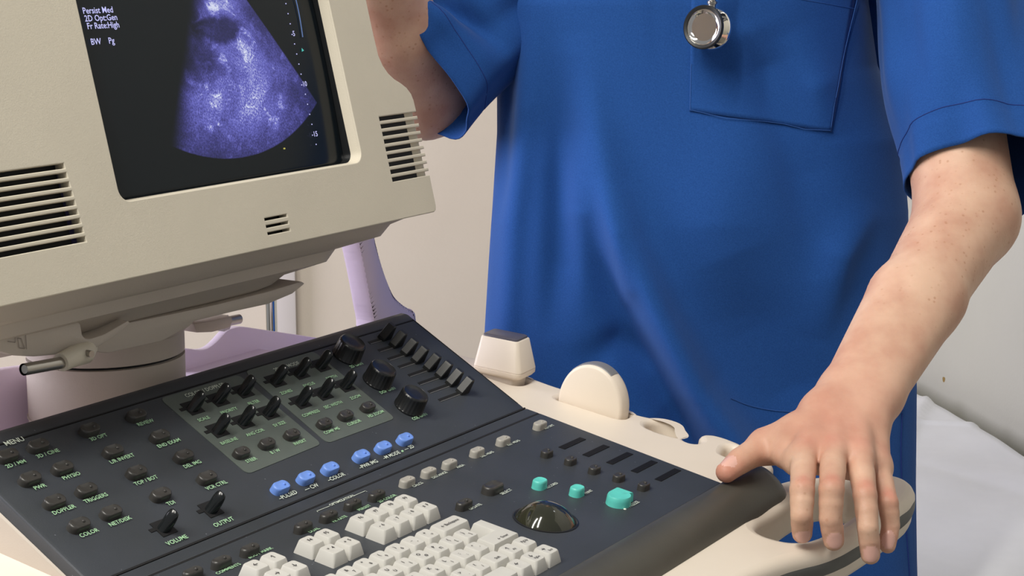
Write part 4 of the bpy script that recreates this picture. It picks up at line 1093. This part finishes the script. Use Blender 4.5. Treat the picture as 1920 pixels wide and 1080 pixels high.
# -- the rest of the body, coarser; the two surfaces meet inside the sleeve
SHL = np.array([.035, 2.02, 1.395]); ELL = aw(796, 182, 1.975); WRL = aw(668, -150, 1.765)
hips = np.array([.205, 2.03, .90]); chest = np.array([.205, 2.03, 1.25]); neck = np.array([.205, 2.04, 1.45])
headc = np.array([.185, 2.00, 1.62])
torso_c = [Cap(hips-[.08, 0, 0], hips+[.08, 0, 0], .105, .105), Cap(hips, chest, .105, .10), Cap(chest-[.09, 0, 0], chest+[.09, 0, 0], .095, .095),
           Cap(SHL+[.01, 0, 0], neck-[0, 0, .06], .055, .06), Cap(SHR, neck-[0, 0, .06], .055, .06), Cap(neck-[0, 0, .03], headc-[0, 0, .06], .056, .055)]
legs_c = []
for sx in (-1, 1):
    legs_c += chain([hips+[sx*.085, 0, -.03], hips+[sx*.09, -.01, -.45], np.array([.205+sx*.095, 2.05, .09])], [.085, .055, .038])
    legs_c += [Cap([.205+sx*.095, 2.05, .055], [.205+sx*.11, 1.90, .035], .032, .026)]
head_c = [Cap(headc+[0, .01, .03], headc+[0, .02, .05], .082, .080), Cap(headc-[0, .02, .02], headc-[0, .035, .075], .060, .042)]
armR = [Cap(SHR, ELB*.45+SHR*.55, .048, .049), Cap(ELB*.45+SHR*.55, ELB*.75+SHR*.25, .050, .046)]
armL = [Cap(SHL, (SHL+ELL)/2, .056, .048), Cap((SHL+ELL)/2, ELL, .048, .0435), Cap(ELL, ELL*.6+WRL*.4, .0445, .0435), Cap(ELL*.6+WRL*.4, WRL, .0430, .027)]
# hand gripping the side of the monitor
gh = WRL+np.array([-.015, -.045, .06]); hand2 = [Cap(WRL, gh, .027, .024)]
fl = []
for k in range(4):
    b0 = gh+np.array([-.012+.008*k, -.012+.001*k, .022-.016*k]); fl += chain([b0, b0+[-.012, -.036, .006], b0+[-.034, -.044, .002], b0+[-.052, -.036, -.004]], [.011, .0095, .0088, .008])
fl += chain([WRL+[-.005, -.02, .01], WRL+[-.035, -.020, .045], WRL+[-.062, -.022, .062]], [.014, .012, .010])
def body_sdf(P):
    d = fold_min(P, torso_c, .05); d = smin(d, fold_min(P, legs_c, .02), .03)
    d = smin(d, fold_min(P, armL+hand2, .016), .02); d = smin(d, fold_min(P, armR, .02), .02); d = smin(d, fold_min(P, fl, .004), .006)
    h_ = fold_min(P, head_c, .03)
    hp = headc.astype(np.float32)
    h_ = smin(h_, cap_d(P, Cap(hp+[0, -.078, .02], hp+[0, -.098, -.018], .008, .013)), .012)         # nose
    h_ = smin(h_, cap_d(P, Cap(hp+[-.018, -.078, -.046], hp+[.018, -.078, -.046], .008, .008)), .008)  # lips
    for sx in (-1, 1):
        h_ = smin(h_, cap_d(P, Cap(hp+[sx*.078, .012, .018], hp+[sx*.076, .008, -.020], .013, .009)), .006)
        h_ = -smin(-h_, np.sqrt(((P-(hp+np.array([sx*.031, -.084, .018], np.float32)))**2).sum(-1))-.014, .012)
        h_ = smin(h_, np.sqrt(((P-(hp+np.array([sx*.031, -.068, .018], np.float32)))**2).sum(-1))-.0125, .003)
    return smin(d, h_, .02)
bx = np.arange(-.26, .56, .0085); by = np.arange(1.60, 2.22, .0085); bz_ = np.arange(-.005, 1.80, .0085)
V2, F2 = surface_nets(bx, by, bz_, body_sdf)
V = np.concatenate([V1, V2])-np.array(PX0); Fc = np.concatenate([F1, F2+len(V1)])
me = bpy.data.meshes.new('body'); me.from_pydata(V.tolist(), [], Fc.tolist()); me.validate(); me.update()
# skin colour attributes
def attr(name, vals):
    a = me.attributes.new(name, 'FLOAT', 'POINT'); a.data.foreach_set('value', vals.astype(np.float32))
Vw = V+np.array(PX0); red = np.zeros(len(V)); 
for n_ in FI:
    pts = FI[n_]
    for j, rr, am in ((0, .009, .36), (1, .0070, .52), (3, .009, .50)):
        red += am*np.exp(-((Vw-pts[j]-np.array(NL)*.007)**2).sum(1)/rr**2)
red += .5*np.exp(-((Vw-TH_[3])**2).sum(1)/.016**2)+.30*np.exp(-((Vw-(WRI*.5+FI['middle'][0]*.5))**2).sum(1)/.045**2)+.25*np.exp(-((Vw-TH_[1])**2).sum(1)/.02**2)
red += .25*np.exp(-((Vw-WR2)**2).sum(1)/.04**2)
attr('redness', np.clip(red, 0, .75))
d0 = np.linalg.norm(Vw-WRI, axis=1); attr('freckle', np.clip((d0-.11)/.08, 0, .5)*(Vw[:, 2] < 1.3))
me.shade_smooth()
me.materials.append(SKIN); me.materials.append(NAIL)
mi = np.zeros(len(me.polygons), np.int32); pc = np.array([V[list(p.vertices)].mean(0) if False else (0, 0, 0) for p in []])
cen = np.empty(len(me.polygons)*3, np.float32); me.polygons.foreach_get('center', cen); cen = cen.reshape(-1, 3)+np.array(PX0, np.float32)
for c, ax, up, sd, r in NAILS:
    q = cen-(c+ax*.0005); a = q@ax; u = q@up; s = q@sd
    mi[(np.sqrt((a/.0080)**2+(s/(r*.80))**2) < .97) & (u > r*.25)] = 1
me.polygons.foreach_set('material_index', mi)
body = link('body', me, None, person)

# -- hair (above the frame)
bm = bmesh.new(); bmesh.ops.create_uvsphere(bm, u_segments=40, v_segments=24, radius=1.0)
for v in bm.verts:
    c = v.co; k = 1+.03*noise.noise(c*4)
    v.co = Vector((c.x*.094*k, c.y*.102*k+.022, c.z*.098*k+.045))
bmesh.ops.delete(bm, geom=[v for v in bm.verts if v.co.y < -.035 and v.co.z < .085 or v.co.z < -.02], context='VERTS')
hp = Vector(headc)-PX0
bm_obj('hair', bm, mat('brown_hair', (.05, .028, .014), .6, var=.3, scale=80), person, loc=hp)

# -- scrub top
TZs = [.60, .66, .75, .86, .92, 1.0, 1.06, 1.143, 1.22, 1.288, 1.36, 1.42, 1.46]
TL = [-.042, -.040, -.036, -.033, -.030, -.025, -.021, -.016, -.016, -.019, -.006, .05, .12]
TRr = [.468, .464, .459, .455, .450, .440, .437, .427, .397, .385, .385, .345, .29]
TB = [.130, .130, .130, .132, .134, .136, .136, .134, .132, .130, .120, .085, .060]
def ridge(px, py, line, wl_, wr_):
    """signed distance in pixels of the photo to a fold line; line is [(x, y, amp)]"""
    best = (1e9, 0, 0)
    for (x0, y0, a0_), (x1, y1, a1_) in zip(line, line[1:]):
        dx, dy = x1-x0, y1-y0; t = max(0, min(1, ((px-x0)*dx+(py-y0)*dy)/(dx*dx+dy*dy)))
        ex, ey = px-(x0+dx*t), py-(y0+dy*t); d = math.hypot(ex, ey)
        if d < best[0]: best = (d, (1 if ex*dy-ey*dx > 0 else -1), a0_+(a1_-a0_)*t)
    d, s, a = best
    wd = wr_ if s > 0 else wl_
    return a*math.exp(-(d/wd)**2)
FOLDS = [  # fold lines of the cloth: (points with height in m, soft width on the left, on the right)
 ([(1085, 60, 0), (1105, 200, .006), (1140, 340, .012), (1175, 450, .018), (1235, 590, .026), (1305, 730, .034), (1395, 850, .036)], 40, 34),
 ([(1040, 300, 0), (1120, 480, -.008), (1200, 640, -.018), (1270, 760, -.022), (1300, 850, -.022)], 46, 30),
 ([(1120, 330, 0), (1150, 430, .006), (1176, 540, .006), (1180, 580, 0)], 12, 16),
 ([(1360, 480, 0), (1420, 620, -.010), (1480, 740, -.014), (1520, 850, -.010)], 80, 90),
 ([(1000, 40, 0), (985, 200, .008), (960, 420, .010), (948, 640, .006)], 24, 24),
 ([(1060, 100, 0), (1050, 300, -.009), (1045, 500, -.008), (1035, 640, 0)], 26, 36),
 ([(962, 20, 0), (953, 180, -.009), (950, 330, -.005), (940, 420, 0)], 14, 14),
 ([(1075, 250, 0), (1085, 400, .010), (1100, 520, .003), (1110, 600, 0)], 26, 30),
 ([(1400, 60, 0), (1430, 130, -.010), (1500, 330, -.008), (1540, 520, 0)], 46, 60),
 ([(1480, 60, 0), (1530, 160, .008), (1560, 260, 0)], 30, 40),
 ([(1400, 200, 0), (1350, 420, .006), (1380, 600, 0)], 80, 90),
 ([(1080, 690, 0), (1150, 650, -.008), (1230, 700, 0)], 30, 30),
 ([(1540, 640, 0), (1580, 480, .010), (1640, 380, 0)], 24, 40),
]
def torso_pt(a, z):
    cx = (np.interp(z, TZs, TL)+np.interp(z, TZs, TRr))/2; hw = (np.interp(z, TZs, TRr)-np.interp(z, TZs, TL))/2; b = np.interp(z, TZs, TB)
    c, s = math.cos(a), math.sin(a); e = 2/2.3
    x = cx+hw*math.copysign(abs(c)**e, c); y = 2.0+b*math.copysign(abs(s)**e, s)
    p = Vector((x, y, z))
    if s < .25:
        d = p-CAM; dp = d.dot(F_); px = 960+FPX*d.dot(R_)/dp; py = 540-FPX*d.dot(U_)/dp
        f = sum(ridge(px, py, L_, a_, b_) for L_, a_, b_ in FOLDS)
        f = f*1.25+.0025*noise.noise(Vector((x*9, z*5, 2.0)))
        w = min(1, max(0, (.25-s)/.5)); nrm = Vector((c*.6, s, 0)).normalized()
        p += Vector((nrm.x*.4, -1*abs(nrm.y)-.2, 0))*f*w
    return p
def front_pt(x, z, off=0.0):
    lo, hi = -PI+.02, -.02
    for _ in range(26):
        m = (lo+hi)/2
        if torso_pt(m, z).x < x: lo = m
        else: hi = m
    p = torso_pt((lo+hi)/2, z); q1 = torso_pt((lo+hi)/2+.02, z); q2 = torso_pt((lo+hi)/2, z+.005)
    n = (q1-p).cross(q2-p).normalized(); n = n if n.y < 0 else -n
    return p+n*off
bm = bmesh.new(); NA, NZ = 300, 230; RR = []
angs = [-PI*1.5+2*PI*k/NA for k in range(NA)]
for j in range(NZ+1):
    z = .60+(1.46-.60)*j/NZ; RR.append([torso_pt(a, z)-PX0 for a in angs])
rings(bm, RR, False, False)
# sleeves: rings along an axis
def sleeve(C0, C1, r0, r1, hemtilt, seed, n=72, m=70, squash=1.0, drop=None, crease=None):
    C0, C1 = Vector(C0), Vector(C1); ax = (C1-C0).normalized()
    side = Vector((1, 0, 0)); side = (side-ax*side.dot(ax)).normalized(); fw = ax.cross(side)
    if fw.y > 0: fw = -fw
    RR = []
    for j in range(m+1):
        t = j/m; c = C0.lerp(C1, t); ring = []
        for k in range(n):
            a = 2*PI*k/n; q = side*math.cos(a)*(r0[0]+(r1[0]-r0[0])*t)+fw*math.sin(a)*(r0[1]+(r1[1]-r0[1])*t)
            s_ = noise.noise(Vector((math.cos(a)*1.3+seed, math.sin(a)*1.3, t*2.2)))*.020*(.3+t)+noise.noise(Vector((math.cos(a)*3+seed, math.sin(a)*3, t*3+5)))*.006
            if crease: s_ += crease(a, t)
            if abs(t-.90) < .012: s_ -= .0009
            q *= 1+s_/max(.03, q.length)
            p = c+q+ax*(hemtilt(a)*t**3)
            if drop: p += drop(a, t)
            ring.append(p-PX0)
        RR.append(ring)
    rings(bm, RR, False, False); return RR
hemR = aw(1833, 342, 1.80); s1 = sleeve((.456, 1.99, 1.42), hemR, (.088, .085), (.075, .078), lambda a: .012*math.sin(a)*-1+.004*math.cos(a), 1.7)
hemL = aw(738, 120, 1.925); s2 = sleeve((.095, 2.12, 1.40), hemL, (.115, .080), (.094, .075), lambda a: 0, 4.2, crease=lambda a, t: (-.034*math.exp(-((t-(.80+.10*(a-.6)/2))/.030)**2)+.012*math.exp(-((t-(.88+.10*(a-.6)/2))/.035)**2)+.010*math.exp(-((t-(.62+.13*(a-.6)/2))/.06)**2))*max(0, math.sin(min(PI, max(0, (a-.3)/2.8*PI)))))
tube(bm, [Vector(p)-PX0 for p in ((.428, 2.07, 1.10), (.418, 2.07, 1.18), (.41, 2.07, 1.28), (.40, 2.06, 1.40))], [.004, .022, .042, .05], 24)
top = bm_obj('scrub_top', bm, CLOTH, person, ang=180)
md = top.modifiers.new('cloth', 'SOLIDIFY'); md.thickness = .0016; md.offset = 0
# -- breast pocket and seams
def on_front(px, py, off):
    # point of the cloth seen at a pixel of the photo
    d = 1.87
    for _ in range(12):
        p = at(px, py, d); q = front_pt(p.x, p.z, off); d += (q.y-p.y)*.9/ray(px, py).y
    return front_pt(at(px, py, d).x, at(px, py, d).z, off)-PX0
def bil(c, u, v): return tuple((c[0][i]*(1-u)+c[1][i]*u)*(1-v)+(c[3][i]*(1-u)+c[2][i]*u)*v for i in (0, 1))
pc_ = [(1293, 208), (1558, 247), (1604, -30), (1297, -60)]
bm = bmesh.new(); G = []
for i in range(37):
    G.append([bm.verts.new(on_front(*bil(pc_, i/36, j/30), .0018)) for j in range(31)])
for i in range(36):
    for j in range(30): bm.faces.new((G[i][j], G[i+1][j], G[i+1][j+1], G[i][j+1]))
pk = bm_obj('breast_pocket', bm, CLOTH, top, ang=180); md = pk.modifiers.new('t', 'SOLIDIFY'); md.thickness = .0016; md.offset = 0
def seam(pts, name, m, r=.0005, off=.0030, par=None):
    P = [tuple(np.array(a)*(1-k/6)+np.array(b)*k/6) for a, b in zip(pts, pts[1:]) for k in range(6)]+[pts[-1]] if 'stitch' in name else bez(pts, 6); bm = bmesh.new(); tube(bm, [on_front(p[0], p[1], off) for p in P], r, 6); return bm_obj(name, bm, m, par or top)
seam([(1296, 120), (1294, 206), (1360, 222), (1470, 233), (1510, 242), (1556, 244), (1561, 200), (1580, 100), (1603, 0)], 'pocket_stitching', THREAD, .0003, .0029)
seam([(1480, -4), (1540, 6), (1598, 17)], 'pocket_stitching', THREAD, .00028, .0029)
seam([(1368, 748), (1400, 760), (1450, 770), (1520, 774)], 'lower_seam', THREAD, .0004, .0016)
seam([(1690, 775), (1688, 850), (1691, 930), (1698, 1000), (1704, 1080)], 'side_seam', SEAMD, .0008, .0012)
seam([(1664, 768), (1684, 772), (1692, 764)], 'side_seam', SEAMD, .0016, .001)
# sleeve hem stitching
for RR_, jj in ((s1, 62), (s2, 63)):
    bm = bmesh.new(); ctr = sum(RR_[jj], Vector())/len(RR_[jj]); tube(bm, [p+(p-ctr).normalized()*.0009 for p in RR_[jj]]+[RR_[jj][0]], .0005, 5); bm_obj('hem_stitching', bm, SEAMD, top)
# -- trousers and shoes
bm = bmesh.new()
for sx in (-1, 1):
    RR = []
    for z, x, y, r in ((.88, .09, 2.03, .125), (.70, .095, 2.03, .108), (.45, .10, 2.035, .090), (.2, .10, 2.045, .085), (.07, .10, 2.05, .088)):
        RR.append([Vector((.205+sx*x+r*math.cos(a), y+r*1.05*math.sin(a), z))-PX0 for a in [2*PI*k/36 for k in range(36)]])
    rings(bm, RR, False, False)
tr_ = bm_obj('trousers', bm, CLOTH, person); md = tr_.modifiers.new('t', 'SOLIDIFY'); md.thickness = .002
SHOE = mat('white_clog', srgb(220, 220, 218), .5)
for sx in (-1, 1):
    bm = bmesh.new(); RR = []
    for z, l, w_ in ((0, .140, .048), (.02, .142, .050), (.045, .135, .048), (.07, .10, .042), (.085, .06, .036)):
        RR.append([Vector((.205+sx*.10+w_*math.cos(a), 1.975+l*math.sin(a)+(.03 if z > .05 else 0)+(.03 if z > .08 else 0), z))-PX0 for a in [2*PI*k/30 for k in range(30)]])
    rings(bm, RR); bm_obj('shoe', bm, SHOE, person)

# ================================================================== STETHOSCOPE
cpos = aw(1320, 52, 1.0); sd_ = on_front(1330, 55, .0)+PX0
face_n = Vector((-.54, -.83, .12)).normalized()
base = at(1331, 53, (sd_-CAM).dot(F_)-.026)
steth = thing('stethoscope', 'steel stethoscope chestpiece with black rim hanging before the blue shirt', 'stethoscope', base)
q = face_n.to_track_quat('Z', 'Y').to_matrix().to_4x4()
bm = bmesh.new(); lathe(bm, [(.0090, -.006), (.0095, .002), (.0120, .0045), (.0185, .0095), (.0200, .0112), (.0202, .0130)], 56, M=q); bm_obj('bell_housing', bm, CHROME, steth)
bm = bmesh.new(); lathe(bm, [(.0196, .0118), (.0214, .0120), (.0222, .0135), (.0220, .0155), (.0208, .0164), (.0180, .0158), (.0178, .0140)], 64, M=q, cap0=False, cap1=False); bm_obj('rubber_rim', bm, BLACKP, steth)
bm = bmesh.new(); lathe(bm, [(.0182, .0146), (.0168, .0146), (.0130, .0126), (.0080, .0106), (.0034, .0098), (.0022, .0096), (.0020, .0060)], 64, M=q, cap0=False); bm_obj('polished_cup', bm, CHROME, steth)
bm = bmesh.new(); lathe(bm, [(.0019, .0085), (.0018, .0098)], 16, M=q); bm_obj('sound_hole', bm, SLOTM, steth)
bm = bmesh.new(); lathe(bm, [(.0090, .001), (.0150, -.0015), (.0205, -.0022), (.0215, -.0040), (.0215, -.0062), (.0200, -.0080), (.0100, -.0084)], 56, M=q); bm_obj('back_diaphragm', bm, CHROME, steth)
up_ = Vector((.07, 0, 1)).normalized()
bm = bmesh.new(); tube(bm, [up_*.010, up_*.024, up_*.0245, up_*.027, up_*.0275, up_*.034], [.0045, .0040, .0052, .0052, .0036, .0036], 18); bm_obj('stem', bm, STEEL, steth)
bm = bmesh.new()
nk = [up_*.031, Vector((.010, -.004, .06))]+[Vector(p)-base for p in ((.25, 1.80, 1.34), (.315, 1.87, 1.44), (.310, 2.02, 1.53), (.205, 2.15, 1.55), (.10, 2.05, 1.53), (.10, 1.88, 1.44), (.115, 1.80, 1.37))]
tube(bm, [Vector(p) for p in bez(nk, 6)], .0042, 14); bm_obj('tubing', bm, BLACKP, steth)
